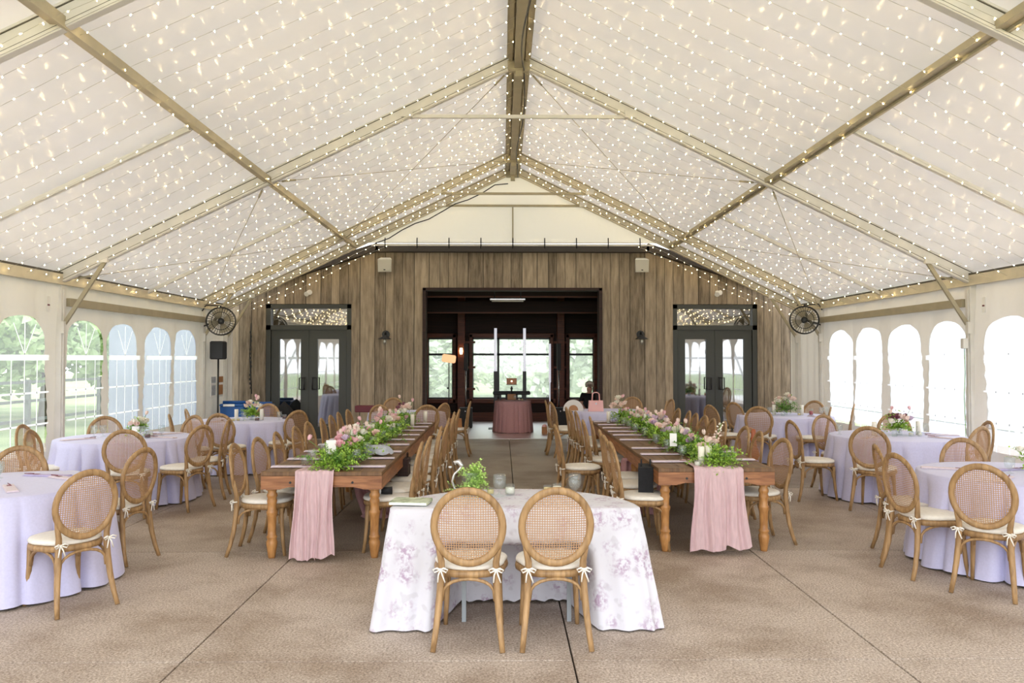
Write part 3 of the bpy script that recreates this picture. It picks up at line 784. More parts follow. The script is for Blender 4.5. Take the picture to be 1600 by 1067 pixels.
    return t
chair = Proto(make_chair())
CHAIRS = []
def put_chair(x, y, yaw, label, group):
    """x,y = where the top of the back stands, yaw = facing angle in degrees (0 = +X, 90 = away from the camera)"""
    a = R(yaw); ox, oy = x + math.cos(a) * .30, y + math.sin(a) * .30
    CHAIRS.append((ox, oy, label))
    return chair.put((ox, oy, 0), a - math.pi / 2, label, group)
def face(x, y, cx, cy): return math.degrees(math.atan2(cy - y, cx - x))
G = 'cane-back chairs with cream cushions'
# sweetheart table
put_chair((732 - 785) / 257, 4.80, 88, 'left one of the pair of cane-back chairs in the centre foreground', G)
put_chair((869 - 785) / 257, 4.80, 92, 'right one of the pair of cane-back chairs in the centre foreground', G)
T1 = (-3.93, 6.35); T2 = (-4.72, 10.1); T3 = (-4.15, 12.85); T4 = (4.9, 13.85); T5 = (5.05, 10.2); T6 = (4.45, 6.85)
rc = [
 (-2.86, 5.60, 145, 'cane-back chair in the left foreground, back to us at the lilac table'),
 (-3.10, 6.98, 166, 'cane-back chair at the right rear of the front left round table'),
 (-4.25, 7.12, -68, 'chair cut by the left picture edge, facing us across the front table'),
 (-5.12, 8.75, 8, 'nearer of the two overlapping chairs by the left wall, seat pointing right'),
 (-5.62, 9.45, 5, 'farther of the two overlapping chairs by the left wall, mostly hidden'),
 (-5.30, 10.75, -50, 'chair behind the glasses of the second left round table, arched top facing us'),
 (-4.10, 8.75, 108, 'cane-back chair standing before the second left round table, back square to us'),
 (-3.48, 9.35, 157, 'cane-back chair at the right front of the second left round table, turned half left'),
 (-3.47, 10.2, 190, 'narrow edge-on chair at the right of the second left round table, facing left'),
 (-4.63, 11.2, 20, 'thin edge-on chair near the white mullion behind the second left round table'),
 (-4.18, 10.95, -118, 'chair facing us behind the second left round table, partly hidden by a nearer chair'),
 (-3.98, 11.3, 82, 'cane-back chair before the third left round table, seen square from behind'),
 (-4.85, 12.35, 30, 'chair by the left tent post at the third left round table, arched top showing'),
 (-4.0, 13.75, -95, 'chair facing us behind the flowers of the third left round table'),
 (-3.05, 12.0, 142, 'dark-looking chair at the right of the third left round table, before the left door'),
 (4.08, 14.1, 28, 'chair left of the rear right round table, cloth showing through its cane'),
 (4.12, 12.85, 62, 'cane-back chair before the rear right round table, back to us'),
 (5.72, 14.6, -140, 'chair facing us behind the red drink on the rear right round table'),
 (5.25, 12.75, 158, 'chair at the right front of the rear right round table, facing left'),
 (6.0, 13.6, 156, 'sliver of an edge-on chair beside the right tent wall'),
 (4.40, 10.95, -70, 'pale chair with gleaming cane, left rear of the middle right round table'),
 (3.60, 9.97, 5, 'dark edge-on chair at the left of the middle right round table, facing right'),
 (4.16, 9.06, 53, 'cane-back chair square before the middle right round table with two bows'),
 (5.50, 11.2, -110, 'chair hidden behind the flowers of the middle right round table'),
 (5.45, 9.05, 118, 'cane-back chair at the right front of the middle right round table, near its white cloth'),
 (6.02, 9.85, 172, 'slim chair at the far right of the middle right round table, by the wall'),
 (3.36, 7.18, -14, 'farther of the two overlapping edge-on chairs left of the front right round table'),
 (3.20, 6.50, 8, 'nearer of the two overlapping edge-on chairs left of the front right round table'),
 (3.50, 5.83, 46, 'cane-back chair in the right foreground, back to us at the lilac table'),
 (4.45, 7.72, -95, 'cane-back chair facing us behind the front right round table'),
]
for c in rc: put_chair(c[0], c[1], c[2], c[3], G)
L1 = [(7.45, -.75), (7.95, -.72), (8.55, -.66), (9.15, -.70), (9.75, -.66), (10.4, -.70), (11.0, -.66), (11.6, -.70), (12.2, -.66)]
for k, (y, x) in enumerate(L1): put_chair(x, y, 180 + [1, -2, 3, 0, -3, 2, 0, 1, -2][k], 'chair on the aisle side of the left farm table, %s from the front' % ordn(k + 1), 'chairs along the left farm table')
L2 = [(7.32, -2.44), (7.88, -2.40), (8.46, -2.38), (9.15, -2.36), (9.82, -2.38), (10.4, -2.34), (10.95, -2.34), (11.55, -2.36), (12.15, -2.34)]
for k, (y, x) in enumerate(L2): put_chair(x, y, [2, -4, 3, 0, -3, 4, 0, 2, -2][k], 'chair on the outer, left side of the left farm table, %s from the front' % ordn(k + 1), 'chairs along the left farm table')
R1 = [(7.45, 1.01), (8.1, 1.03), (8.7, 1.06), (9.4, .62), (10.1, 1.02), (10.65, 1.17), (11.75, 1.08), (12.25, 1.04), (12.75, 1.02)]
for k, (y, x) in enumerate(R1): put_chair(x, y, [0, 3, -2, 4, 0, -3, 3, 0, 2][k], ('chair on the aisle side of the right farm table, %s from the front' % ordn(k + 1) if k != 3 else 'chair pulled out into the aisle from the right farm table'), 'chairs along the right farm table')
R2 = [(7.72, 2.72), (8.5, 2.74), (9.1, 2.77), (9.85, 2.74), (10.3, 2.72), (10.8, 2.74), (11.3, 2.74), (11.8, 2.76), (12.35, 2.72)]
for k, (y, x) in enumerate(R2): put_chair(x, y, 180 + [10, -3, 2, -4, 0, 4, 0, -3, 2][k], 'chair on the outer, right side of the right farm table, %s from the front' % ordn(k + 1), 'chairs along the right farm table')
TL, TR = (-1.75, 14.7), (2.05, 15.1)
for c in [(-.58, 14.5, 178, 'chair with a tan handbag on its seat, facing left at the rear left lilac table'),
          (-1.0, 13.9, 150, 'chair at the right of the rear left lilac table, behind the aisle row'),
          (-1.25, 13.35, 110, 'chair between the left farm table end and the rear left lilac table, arched top'),
          (-2.05, 13.4, 70, 'dark chair behind the far flowers of the left farm table'),
          (-2.15, 15.8, -70, 'chair against the barn wall behind the rear left lilac table'),
          (.86, 14.3, 15, 'nearer of the two overlapping chairs at the left of the rear right lilac table'),
          (.80, 14.8, 0, 'farther of the two overlapping chairs at the left of the rear right lilac table'),
          (2.62, 16.1, -115, 'chair against the barn wall behind the rear right lilac table'),
          (3.0, 14.6, 168, 'chair at the right of the rear right lilac table, before the right door'),
          (3.22, 15.2, 190, 'chair half hidden at the right of the rear right lilac table'),
          (3.45, 13.3, 20, 'dark chair before the right door, left of the rear right round table')]:
    put_chair(c[0], c[1], c[2], c[3], G)

#@@TABLES
# ------------------------------------------------------------------ tables
def round_table(name_mat, c, r, label, seed, h=.76, hem=.10, fold=.07, nf=22, clabel=None, flare_fn=None):
    t = thing('round_table', label, 'table', (c[0], c[1], 0))
    f = MB(); f.lathe([(.01, h - .03), (r - .02, h - .03), (r - .015, h - .012), (.01, h - .01)], 40); f.build('tabletop', M['offwhite'], t)
    for k in range(4):
        a = R(45 + 90 * k); f = MB(); f.tube([(math.cos(a) * r * .55, math.sin(a) * r * .55, h - .03), (math.cos(a) * r * .6, math.sin(a) * r * .6, 0)], .015, 8); f.build('leg', M['alu'], t)
    rr = random.Random(seed); ph = [rr.uniform(0, 6.28) for _ in range(6)]
    f = MB(); n = 396
    def off(a):
        w = a + .05 * math.sin(5 * a + ph[0]) + .04 * math.sin(9 * a + ph[1])
        dep = .75 + .45 * math.sin(7 * a + ph[2])
        return .3 - 1.5 * dep * (1 - abs(math.sin(nf * w * .5))) ** 1.8 + .25 * math.sin(6 * a + ph[3])
    rows = [(0.0, 0, 0), (.5, 0, 0), (.97, 0, 0)]
    vs = [(0, 0, h)]
    rings = [('t', .5), ('t', .97), ('t', 1.0)] + [('s', k / 12) for k in range(1, 13)]
    fs = []
    for ri, (ty, q) in enumerate(rings):
        for k in range(n):
            a = 2 * math.pi * k / n
            if ty == 't':
                R_ = r * q; z = h - (0 if q < 1 else .006)
            else:
                R_ = r + .006 + hem * q ** 1.1 + fold * off(a) * min(1, q * 2.4) ** .9
                z = (h - .02) * (1 - q) + .012 * (1 + .5 * math.sin(nf * a * .5 + ph[4])) * q
            vs.append((R_ * math.cos(a), R_ * math.sin(a), z))
    for k in range(n): fs.append((0, 1 + k, 1 + (k + 1) % n))
    for r_ in range(len(rings) - 1):
        for k in range(n): fs.append((1 + r_ * n + k, 1 + (r_ + 1) * n + k, 1 + (r_ + 1) * n + (k + 1) % n, 1 + r_ * n + (k + 1) % n))
    f.add(vs, fs, True)
    o = f.build('tablecloth', M[name_mat], loc=(c[0], c[1], .004)); tag(o, clabel, 'tablecloth', 'floor-length round tablecloths')
    return t
tl = [(T1, .76, 'front left round table'), (T2, .80, 'second left round table'), (T3, .78, 'third left round table, before the left door'), (T4, .80, 'rear right round table with the red drink'), (T5, .82, 'middle right round table'), (T6, .80, 'front right round table')]
for i, (c, r, nm) in enumerate(tl):
    round_table('lilac', c, r, 'round banquet table under the lilac cloth, ' + nm, 10 + i, clabel='lilac floor-length cloth on the ' + nm)
round_table('lilac', TL, .70, 'round table under a greyish lilac cloth beyond the left farm table', 21, clabel='greyish lilac cloth beyond the end of the left farm table')
round_table('lilac', TR, .72, 'round table under a greyish lilac cloth beyond the right farm table', 22, clabel='greyish lilac cloth beyond the end of the right farm table, under the pink handbag')
round_table('mauve', (.25, 19.1), .43, 'small round table under the mauve cloth in the hall', 23, h=.74, hem=.05, fold=.016, nf=20, clabel='dusty mauve pleated cloth on the small table in the hall')

# sweetheart half-moon table with floral cloth
SX, SY = .085, 5.34
t = thing('half_moon_table', 'half-moon table under the floral cloth in the centre foreground', 'table', (SX, SY, 0))
A_, B_ = .83, .76
f = MB(); pts = [(A_ * .98 * math.cos(math.pi * k / 24), B_ * .98 * math.sin(math.pi * k / 24)) for k in range(25)]
f.add([(p[0], p[1], .748) for p in pts] + [(p[0], p[1], .725) for p in pts], [tuple(range(25)), tuple(range(49, 24, -1))] + [(i, (i + 1) % 25, (i + 1) % 25 + 25, i + 25) for i in range(25)])
f.build('tabletop', M['offwhite'], t)
for x, y in ((-.34, -.0), (.36, -.0), (-.38, .5), (.38, .5)):
    f = MB(); f.box((x, y + .03, .36), (.028, .028, .72)); f.build('leg', M['steel'], t)
f = MB(); n = 200; vs = [(0, .35, .762)]; fs = []
def smooth(a, b, x):
    x = max(0, min(1, (x - a) / (b - a))); return x * x * (3 - 2 * x)
rings = [('t', .5), ('t', .96), ('t', 1.0)] + [('s', k / 20) for k in range(1, 21)]
for ty, q in rings:
    for k in range(n):
        a = 2 * math.pi * k / n; c, s = math.cos(a), math.sin(a)
        if s >= 0: px, py = A_ * c, B_ * s; nx, ny = c, s
        else: px, py = A_ * math.copysign(abs(c) ** .8, c), -.05 * min(1, abs(s) * 3); nx, ny = c * .9, -.55
        if ty == 't':
            cx_, cy_ = 0, .35; vs.append((cx_ + (px - cx_) * q, cy_ + (py - cy_) * q, .762 - (.005 if q == 1 else 0)))
            continue
        wv = .6 * math.sin(9 * a + 1) + .4 * math.sin(15 * a + 2.2)
        fl = .13 * q + .022 * wv * q
        x = px + nx * fl; y = py + ny * fl; z = .755 * (1 - q) + .012 * q
        if s < 0:
            mid = 1 - smooth(.36, .50, abs(px))      # tucked-in middle behind the chairs
            cor = smooth(.36, .50, abs(px))
            tin = smooth(.25, .34, q)
            hemz = .008 + .02 * abs(math.sin(px * 30))
            if mid > 0:
                wv = 0
                ym = py - .03 * smooth(0, .25, q) + (.50 * smooth(.27, .40, q) + .015 * math.sin(px * 26) * q)
                sagz = -.03 * math.cos(px * 3) * smooth(0, .3, q)
                zm = .755 * (1 - q) + hemz * q + sagz * (1 - q)
                x = x * (1 - mid) + (px * 1.0) * mid; y = y * (1 - mid) + ym * mid; z = z * (1 - mid) + zm * mid
            y -= cor * (.07 * q + .018 * math.sin(abs(px) * 42) * q)
            y += .02 * math.sin((abs(px) * 1.0 + q * .9) * 16) * cor * (1 - q) * min(1, q * 6)
            x += math.copysign(1, px) * cor * .0 * q
        vs.append((x, y, max(.006, z)))
for k in range(n): fs.append((0, 1 + k, 1 + (k + 1) % n))
for r_ in range(len(rings) - 1):
    for k in range(n): fs.append((1 + r_ * n + k, 1 + (r_ + 1) * n + k, 1 + (r_ + 1) * n + (k + 1) % n, 1 + r_ * n + (k + 1) % n))
f.add(vs, fs, True)
tag(f.build('tablecloth', M['floralcloth'], loc=(SX, SY, 0)), 'white cloth with faded lilac flower print over the centre foreground table', 'tablecloth')

# farm tables
def farm_table():
    t = thing('farm_table', 'x', 'table')
    W, L, H = 1.05, 1.82, .76
    f = MB()
    for k in range(5):
        wb = W / 5; f.box((-W / 2 + wb * (k + .5), 0, H - .0175), (wb - .003, L - .02, .035), bev=.003)
    for s in (-1, 1): f.box((0, s * (L / 2 - .045), H - .0165), (W, .09, .037), bev=.004)
    f.build('tabletop', M['tabletop'], t)
    for s in (-1, 1):
        f = MB()
        pts = [(-W / 2 + .0, H - .15), (-W / 2 + .16, H - .15), (-W / 2 + .24, H - .13), (W / 2 - .24, H - .13), (W / 2 - .16, H - .15), (W / 2, H - .15), (W / 2, H - .035), (-W / 2, H - .035)]
        f.poly(pts, (s * (L / 2 - .012) - .012, s * (L / 2 - .012) + .012)); ap = f.build('apron', M['apron'], t)
        for x in (-.27, .27):
            f = MB(); f.tube([(x, s * (L / 2) - s * .005, H - .09), (x, s * (L / 2 + .006), H - .09)], .011, 8); f.build('bolt', M['black_metal'], ap)
        f = MB(); f.box((s * (W / 2 - .012), 0, H - .0925), (.024, L - .05, .115)); f.build('apron', M['apron'], t)
        for s2 in (-1, 1):
            f = MB(); x, y = s * (W / 2 - .075), s2 * (L / 2 - .085)
            f.box((x, y, H - .10), (.088, .088, .13), bev=.004)
            prof = [(.030, 0), (.033, .02), (.040, .07), (.047, .11), (.049, .14), (.038, .165), (.046, .18), (.046, .19), (.037, .20), (.036, .24), (.040, .36), (.048, .395), (.048, .405), (.038, .42), (.039, .47), (.045, .50), (.037, .52), (.046, .54), (.046, .555), (.036, .575), (.044, .60), (.044, .62)]
            f.lathe(prof, 16, (x, y, 0), cap=True); f.build('leg', M['turned'], t)
    return t
ft = Proto(farm_table())
for nm, X, Y0 in (('left', -1.575, 7.0), ('right', 1.93, 7.2)):
    for k in range(3):
        ft.put((X, Y0 + .915 + k * 1.83, 0), 0, 'brown farm table with turned legs, %s of the %s row' % (['front', 'middle', 'rear'][k], nm), 'farm tables')
# gauze runners
def runner(X, Y0, w0, w1, zb, seed, label, topback=.55, mt='pinkgauze', skew=0):
    f = MB(); rr = random.Random(seed); p = [rr.uniform(0, 6.28) for _ in range(5)]
    Lt = topback; Lh = .765 - zb; T = Lt + Lh
    def fn(u, v):
        d = v * T; q = (u - .5)
        fold = .5 * math.sin(u * 31 + p[0]) + .35 * math.sin(u * 53 + p[1]) + .3 * math.sin(u * 17 + p[2])
        if d < Lt:
            k = d / Lt; wd = w0 * (.55 + .45 * k); return (X + q * wd + skew * (k - 1), Y0 + (Lt - d), .772 + .006 * fold)
        k = (d - Lt) / Lh; wd = w0 + (w1 - w0) * k
        amp = .006 + .016 * min(1, k * 3)
        zend = .02 * math.sin(u * 14 + p[3]) * k + (.03 * (u > .6) * k)
        return (X + q * wd + .01 * math.sin(k * 5 + u * 9), Y0 - .018 - .05 * k * k - amp * (fold + 1.0), .772 - k * Lh + max(0, zend))
    f.grid(fn, 90, 46)
    return tag(f.build('table_runner', M[mt]), label, 'table runner', 'gauze table runners')
runner(-1.63, 7.0, .33, .37, .012, 4, 'pink gauze runner hanging to the floor over the front end of the left farm table')
runner(1.94, 7.2, .44, .54, .03, 9, 'pink gauze runner hanging to the floor over the front end of the right farm table', skew=.1)
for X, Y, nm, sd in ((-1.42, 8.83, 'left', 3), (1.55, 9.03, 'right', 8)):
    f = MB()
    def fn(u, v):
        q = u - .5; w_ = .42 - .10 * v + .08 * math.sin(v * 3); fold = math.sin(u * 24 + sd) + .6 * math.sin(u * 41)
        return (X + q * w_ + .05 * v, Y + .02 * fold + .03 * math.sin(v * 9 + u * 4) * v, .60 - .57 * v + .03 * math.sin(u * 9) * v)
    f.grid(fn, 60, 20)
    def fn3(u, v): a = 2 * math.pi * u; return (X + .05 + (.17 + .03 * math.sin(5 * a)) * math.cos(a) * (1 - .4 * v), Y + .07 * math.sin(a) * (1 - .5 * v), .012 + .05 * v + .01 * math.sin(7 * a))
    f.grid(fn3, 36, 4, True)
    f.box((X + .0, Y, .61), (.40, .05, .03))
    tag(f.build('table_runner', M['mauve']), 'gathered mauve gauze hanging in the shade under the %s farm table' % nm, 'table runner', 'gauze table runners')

#@@TABLEWARE
# ------------------------------------------------------------------ tableware prototypes
def goblet():
    t = thing('goblet', 'x', 'glass')
    f = MB(); f.lathe([(.0, .0), (.033, .002), (.032, .006), (.011, .014), (.009, .028), (.018, .036), (.036, .055), (.043, .085), (.043, .115), (.039, .140), (.0375, .140), (.041, .115), (.040, .085), (.032, .058), (.0, .042)], 14)
    f.build('bowl', M['glass'], t); return t
def tumbler(n='tumbler', m='glass', r=.036, h=.09, inner=None):
    t = thing(n, 'x', 'glass')
    f = MB(); f.lathe([(.0, 0), (r * .9, 0), (r, h), (r - .004, h), (r * .88, .008), (0, .008)], 14); f.build('cup', M[m], t)
    if inner:
        f = MB(); f.lathe([(0, .01), (r * .84, .01), (r * .88, h * .65), (0, h * .65)], 14); f.build('drink' if 'drink' in inner else 'candle', M[inner], t)
    return t
def votive(m, r=.032, h=.06):
    t = thing('votive_candle', 'x', 'candle'); f = MB()
    f.lathe([(.0, 0), (r * .9, 0), (r, h), (r - .003, h), (r * .85, .006), (0, .006)], 14); f.build('holder', M['glass'], t)
    f = MB(); f.lathe([(0, .008), (r * .82, .008), (r * .82, h * .7), (0, h * .7)], 14); f.build('wax', M[m], t); return t
def pillar():
    t = thing('pillar_candle', 'x', 'candle'); f = MB()
    f.lathe([(0, 0), (.03, 0), (.03, .17), (.028, .175), (.02, .172), (0, .168)], 14); f.build('wax', M['candle'], t)
    f = MB(); f.tube([(0, 0, .168), (.001, 0, .182)], .0015, 5); f.build('wick', M['black'], t); return t
def napkin(m='napkin'):
    t = thing('napkin', 'x', 'napkin'); f = MB()
    for k, z in enumerate((.002, .006, .010)): f.box((-.003 * k, 0, z), (.40 - .01 * k, .085 - .006 * k, .004), bev=.0015)
    f.build('folded_cloth', M[m], t)
    f = MB(); f.tube([(.13, -.01, .016), (.21, .0, .017)], .004, 5); f.box((.10, .0, .0145), (.05, .03, .002)); f.build('cutlery', M['darkbloom'], t)
    return t
P = {k: Proto(v) for k, v in dict(goblet=goblet(), napkin=napkin(), napkin_lilac=napkin('napkin_lilac'), votive=votive('candle'), yvotive=votive('yellowwax', .028, .05), red=tumbler('drink_glass', 'glass', .036, .11, 'redrink'), dark=tumbler('drink_glass', 'glass', .038, .075, 'darkdrink'), tumbler=tumbler(), pillar=pillar()).items()}
P['red'].o['category'] = 'drink'; P['dark'].o['category'] = 'drink'

# ------------------------------------------------------------------ plants
def leaf(f, p, d, up, L, W):
    d = d.normalized(); s = d.cross(up)
    if s.length < 1e-3: s = d.orthogonal()
    s.normalize(); nrm = s.cross(d)
    f.add([p, p + d * L * .5 + s * W * .5 + nrm * W * .12, p + d * L, p + d * L * .5 - s * W * .5 + nrm * W * .12], [(0, 1, 2, 3)], True)
def sprig(f, base, d, L, n, leafL, rr, droop=.4):
    d = d.normalized(); p = base.copy(); step = L / n
    for k in range(n):
        d = (d + Vector((rr.uniform(-.25, .25), rr.uniform(-.25, .25), rr.uniform(-.12, .12) - droop / n * 1.4))).normalized()
        p = p + d * step
        for _ in range(2):
            ld = (d * .5 + Vector((rr.uniform(-1, 1), rr.uniform(-1, 1), rr.uniform(-.4, .8)))).normalized()
            leaf(f, p, ld, Vector((0, 0, 1)), leafL * rr.uniform(.7, 1.25), leafL * rr.uniform(.5, .8))
def rose(f, r=.028, seed=0):
    rr = random.Random(seed)
    for ring, (rad, h, tilt, np_) in enumerate(((.25, .95, .05, 3), (.5, .9, .15, 4), (.8, .75, .35, 5), (1.0, .5, .6, 6))):
        for k in range(np_):
            a0 = 2 * math.pi * (k + .5 * ring + rr.uniform(-.1, .1)) / np_; w = 2.6 / np_
            def fn(u, v):
                a = a0 + (u - .5) * 2 * w; q = math.sin(math.pi * u) * .25 + .75
                R_ = r * rad * (.35 + .65 * v ** .6) * (1 + tilt * v * v * .5)
                return (R_ * math.cos(a), R_ * math.sin(a), r * (-.6 + (h + .75) * v * q))
            f.grid(fn, 5, 4)
    return f
def tulip(f, r=.02):
    for k in range(6):
        a0 = k * math.pi / 3; sc_ = 1 if k % 2 else .93
        def fn(u, v):
            w = .65 * math.sin(math.pi * min(.97, v * .85 + .12)); a = a0 + (u - .5) * 2 * w
            R_ = r * sc_ * math.sin(math.pi * (v * .72 + .08)) ** .8
            return (R_ * math.cos(a), R_ * math.sin(a), r * 2.8 * v)
        f.grid(fn, 4, 5)
    return f
FM = {}
def flower_data(kind, m):
    key = (kind, m)
    if key not in FM:
        f = MB(); (rose(f) if kind == 'rose' else tulip(f)); o = f.build(kind, M[m]); FM[key] = o.data; bpy.data.objects.remove(o)
    return FM[key]
def add_flower(parent, kind, m, p, sc_=1, tilt=(0, 0)):
    o = bpy.data.objects.new({'rose': 'rose_head', 'tulip': 'tulip_head'}[kind], flower_data(kind, m)); col.objects.link(o); o.parent = parent
    o.location = p; o.scale = (sc_,) * 3; o.rotation_euler = (tilt[0], tilt[1], random.uniform(0, 6)); return o
def arrangement(loc, label, seed, w=.16, h=.20, pal=('creampetal', 'blushpetal'), tul=2, green='leaf', nl=60, base=.09, card=False, nf=9, lm=.035):
    rr = random.Random(seed); t = thing('flower_arrangement', label, 'flowers', loc, group='table flower arrangements')
    f = MB(); f.lathe([(0, 0), (.038, 0), (.042, base * .5), (.036, base), (.033, base), (.038, base * .5), (0, .006)], 14); f.build('vase', M['glass'], t)
    f = MB()
    for _ in range(nl):
        d = Vector((rr.gauss(0, .7), rr.gauss(0, .7), rr.uniform(.2, 1)))
        sprig(f, Vector((rr.uniform(-.02, .02), rr.uniform(-.02, .02), base * .9)), d, rr.uniform(.5, 1) * w * 1.0, 7, lm, rr, .5)
    f.build('foliage', M[green], t)
    for k in range(nf):
        a = rr.uniform(0, 6.28); q = math.sqrt(rr.uniform(.02, 1)) * w * .75
        add_flower(t, 'rose', rr.choice(pal), (q * math.cos(a), q * math.sin(a), base + h * (.75 - .45 * (q / w) ** 1.2) * rr.uniform(.7, 1.1)), rr.uniform(.95, 1.5), (rr.uniform(-.5, .5), rr.uniform(-.5, .5)))
    for k in range(tul):
        a = rr.uniform(0, 6.28); p = Vector((w * .55 * math.cos(a), w * .55 * math.sin(a), base + h * rr.uniform(.65, .9)))
        f = MB(); f.tube([(0, 0, base * .3), p * .55 + Vector((0, 0, .03)), p], .003, 5); f.build('flower_stem', M['stem'], t)
        add_flower(t, 'tulip', rr.choice(('pinkpetal', 'blushpetal')), p, 1.0, (rr.uniform(-.4, .4), rr.uniform(-.4, .4)))
    return t
TZ = .766
# garlands on the farm tables
def garland(X, Y0, Y1, seed, label, green):
    rr = random.Random(seed)
    t = thing('greenery_garland', label, 'greenery garland', (X, Y0, TZ), group='greenery garlands')
    L = Y1 - Y0; f = MB(); f2 = MB()
    n = int(L * 260)
    for k in range(n):
        y = rr.uniform(0, L) ; q = .6 + .4 * abs(math.sin(y * 3.3 + seed))
        x = rr.gauss(0, .085)
        d = Vector((rr.gauss(0, .8), rr.gauss(0, .5), rr.uniform(.1, 1.1)))
        g = f2 if rr.random() < (.28 + .3 * (math.sin(y * 2.6 + seed) > .2)) else f
        sprig(g, Vector((x, y, rr.uniform(.01, .08))), d, rr.uniform(.10, .20) * q, 8, .031, rr, .7)
    # trailing front sprigs
    for k in range(34):
        d = Vector((rr.uniform(-1, 1), -abs(rr.gauss(.5, .4)), rr.uniform(.1, .6))); sprig(f, Vector((rr.uniform(-.08, .12), .04, .03)), d, rr.uniform(.12, .2), 9, .026, rr, .8)
    f.build('foliage', M['leaf_light' if green else 'leaf'], t); f2.build('foliage', M['leaf_dark'] if not green else M['leaf'], t)
    pal = ('creampetal', 'blushpetal', 'lilacpetal', 'pinkpetal')
    for k in range(36):
        y = rr.uniform(.15, L); x = rr.gauss(0, .09)
        cl = int(y * 2.1 + seed)
        if rr.random() < .35: continue
        m = pal[(cl + (rr.random() < .3)) % 4]
        add_flower(t, 'rose', m, (x, y, rr.uniform(.10, .22)), rr.uniform(.9, 1.5), (rr.uniform(-.7, .5), rr.uniform(-.6, .6)))
    for k in range(8):
        y = rr.uniform(.2, L); p = Vector((rr.gauss(0, .12), y + rr.uniform(-.08, .08), rr.uniform(.17, .25)))
        f = MB(); f.tube([(p.x * .3, y, .03), (p.x * .7, y, p.z * .6), p], .003, 5); f.build('flower_stem', M['stem'], t)
        add_flower(t, 'tulip', rr.choice(('pinkpetal', 'blushpetal', 'creampetal')), p, 1.05, (rr.uniform(-.5, .5), rr.uniform(-.5, .5)))
    return t
garland(-1.52, 7.12, 12.4, 2, 'bright fern and flower garland down the middle of the left farm table', False)
garland(1.98, 7.30, 12.6, 5, 'bright fern and flower garland down the middle of the right farm table', False)
# bigger flower clusters standing in the garlands
def cluster(x, y, label, seed, pal, tul, w=.15, h=.22, nf=8): return arrangement((x, y, TZ), label, seed, w, h, pal, tul, 'leaf', 34, .09, nf=nf)
cluster(-1.50, 7.75, 'front flower cluster on the left farm table with pink tulips on long stems', 31, ('lilacpetal', 'pinkpetal'), 5, .14, .24)
cluster(-1.55, 8.65, 'pale flower cluster a third of the way along the left farm table', 32, ('blushpetal', 'creampetal'), 2)
cluster(-1.50, 10.3, 'pink flower cluster past the middle of the left farm table', 33, ('pinkpetal', 'blushpetal'), 4, .15, .26)
cluster(-1.45, 12.1, 'tall blush flower cluster at the far end of the left farm table', 34, ('blushpetal', 'creampetal', 'darkbloom'), 2, .18, .34, 11)
cluster(1.86, 8.5, 'lilac and cream flower cluster on the front half of the right farm table', 35, ('lilacpetal', 'creampetal'), 3, .17, .24)
cluster(1.90, 9.7, 'lilac and blush flower cluster in the middle of the right farm table', 36, ('lilacpetal', 'blushpetal', 'creampetal'), 2, .18, .27, 12)
cluster(1.86, 10.9, 'white flower cluster past the middle of the right farm table', 37, ('creampetal', 'blushpetal'), 2, .15, .25)
cluster(1.80, 12.3, 'beige flower cluster at the far end of the right farm table', 38, ('creampetal', 'blushpetal'), 2, .2, .38, 11)
# snapdragon spike at the right table front
t = thing('snapdragon_stem', 'tall pale pink snapdragon spike leaning right above the front of the right farm table', 'flowers', (2.02, 7.75, TZ))
f = MB(); st = [Vector((0, 0, .0)), Vector((.03, -.01, .15)), Vector((.10, -.02, .36))]; f.tube(st, .004, 5); f.build('stem', M['stem'], t)
for k in range(22):
    q = k / 21; p = st[1].lerp(st[2], q); a = k * 2.4; rr_ = .030 * (1 - .65 * q)
    add_flower(t, 'tulip', 'blushpetal' if q < .6 else 'creampetal', p + Vector((math.cos(a) * rr_, math.sin(a) * rr_, 0)), .62 * (1 - .4 * q), (math.sin(a) * -1.1, math.cos(a) * 1.1))

# farm-table settings
for nm, X, ys_in, ys_out in (('left', -1.575, [7.30, 7.90, 8.45, 9.15, 9.72, 10.3, 10.95, 11.5, 12.1], [7.30, 7.85, 8.5, 9.15, 9.75, 10.35, 10.95, 11.55, 12.1]),
                     ('right', 1.93, [7.62, 8.2, 8.75, 9.65, 10.25, 10.75, 11.3, 11.85, 12.4], [7.75, 8.4, 9.1, 9.75, 10.35, 10.95, 11.5, 12.0, 12.45])):
    for side, ys_, sg in (('aisle', ys_in, 1 if nm == 'left' else -1), ('outer', ys_out, -1 if nm == 'left' else 1)):
        for k, y in enumerate(ys_):
            x = X + sg * .315
            P['napkin'].put((x, y, TZ), (math.pi if sg > 0 else 0) + random.uniform(-.03, .03), 'folded pink napkin on the %s side of the %s farm table, %s from the front' % (side, nm, ordn(k + 1)), 'folded napkins')
            P['goblet'].put((X + sg * .20 + random.uniform(-.02, .02), y + .17, TZ), 0, 'cut glass goblet on the %s side of the %s farm table, %s from the front' % (side, nm, ordn(k + 1)), 'water goblets')
P['tumbler'].put((-1.83, 7.46, TZ), 0, 'pinkish short tumbler at the front left corner of the left farm table')
P['tumbler'].put((2.14, 7.62, TZ), 0, 'clear short tumbler behind the ferns at the front of the right farm table')
for k, (x, y, l) in enumerate([(1.83, 7.36, 'glass candle cylinder at the front of the right farm table, left one'), (1.91, 7.42, 'glass candle cylinder at the front of the right farm table, right one'), (-1.30, 11.6, 'white pillar candle far along the left farm table'), (-1.18, 12.3, 'white pillar candle at the far end of the left farm table'), (1.62, 12.2, 'white pillar candle at the far end of the right farm table')]):
    P['pillar'].put((x, y, TZ), 0, l, 'pillar candles')
P['votive'].put((1.78, 7.30, TZ), 0, 'small votive glass at the front corner of the runner on the right farm table')
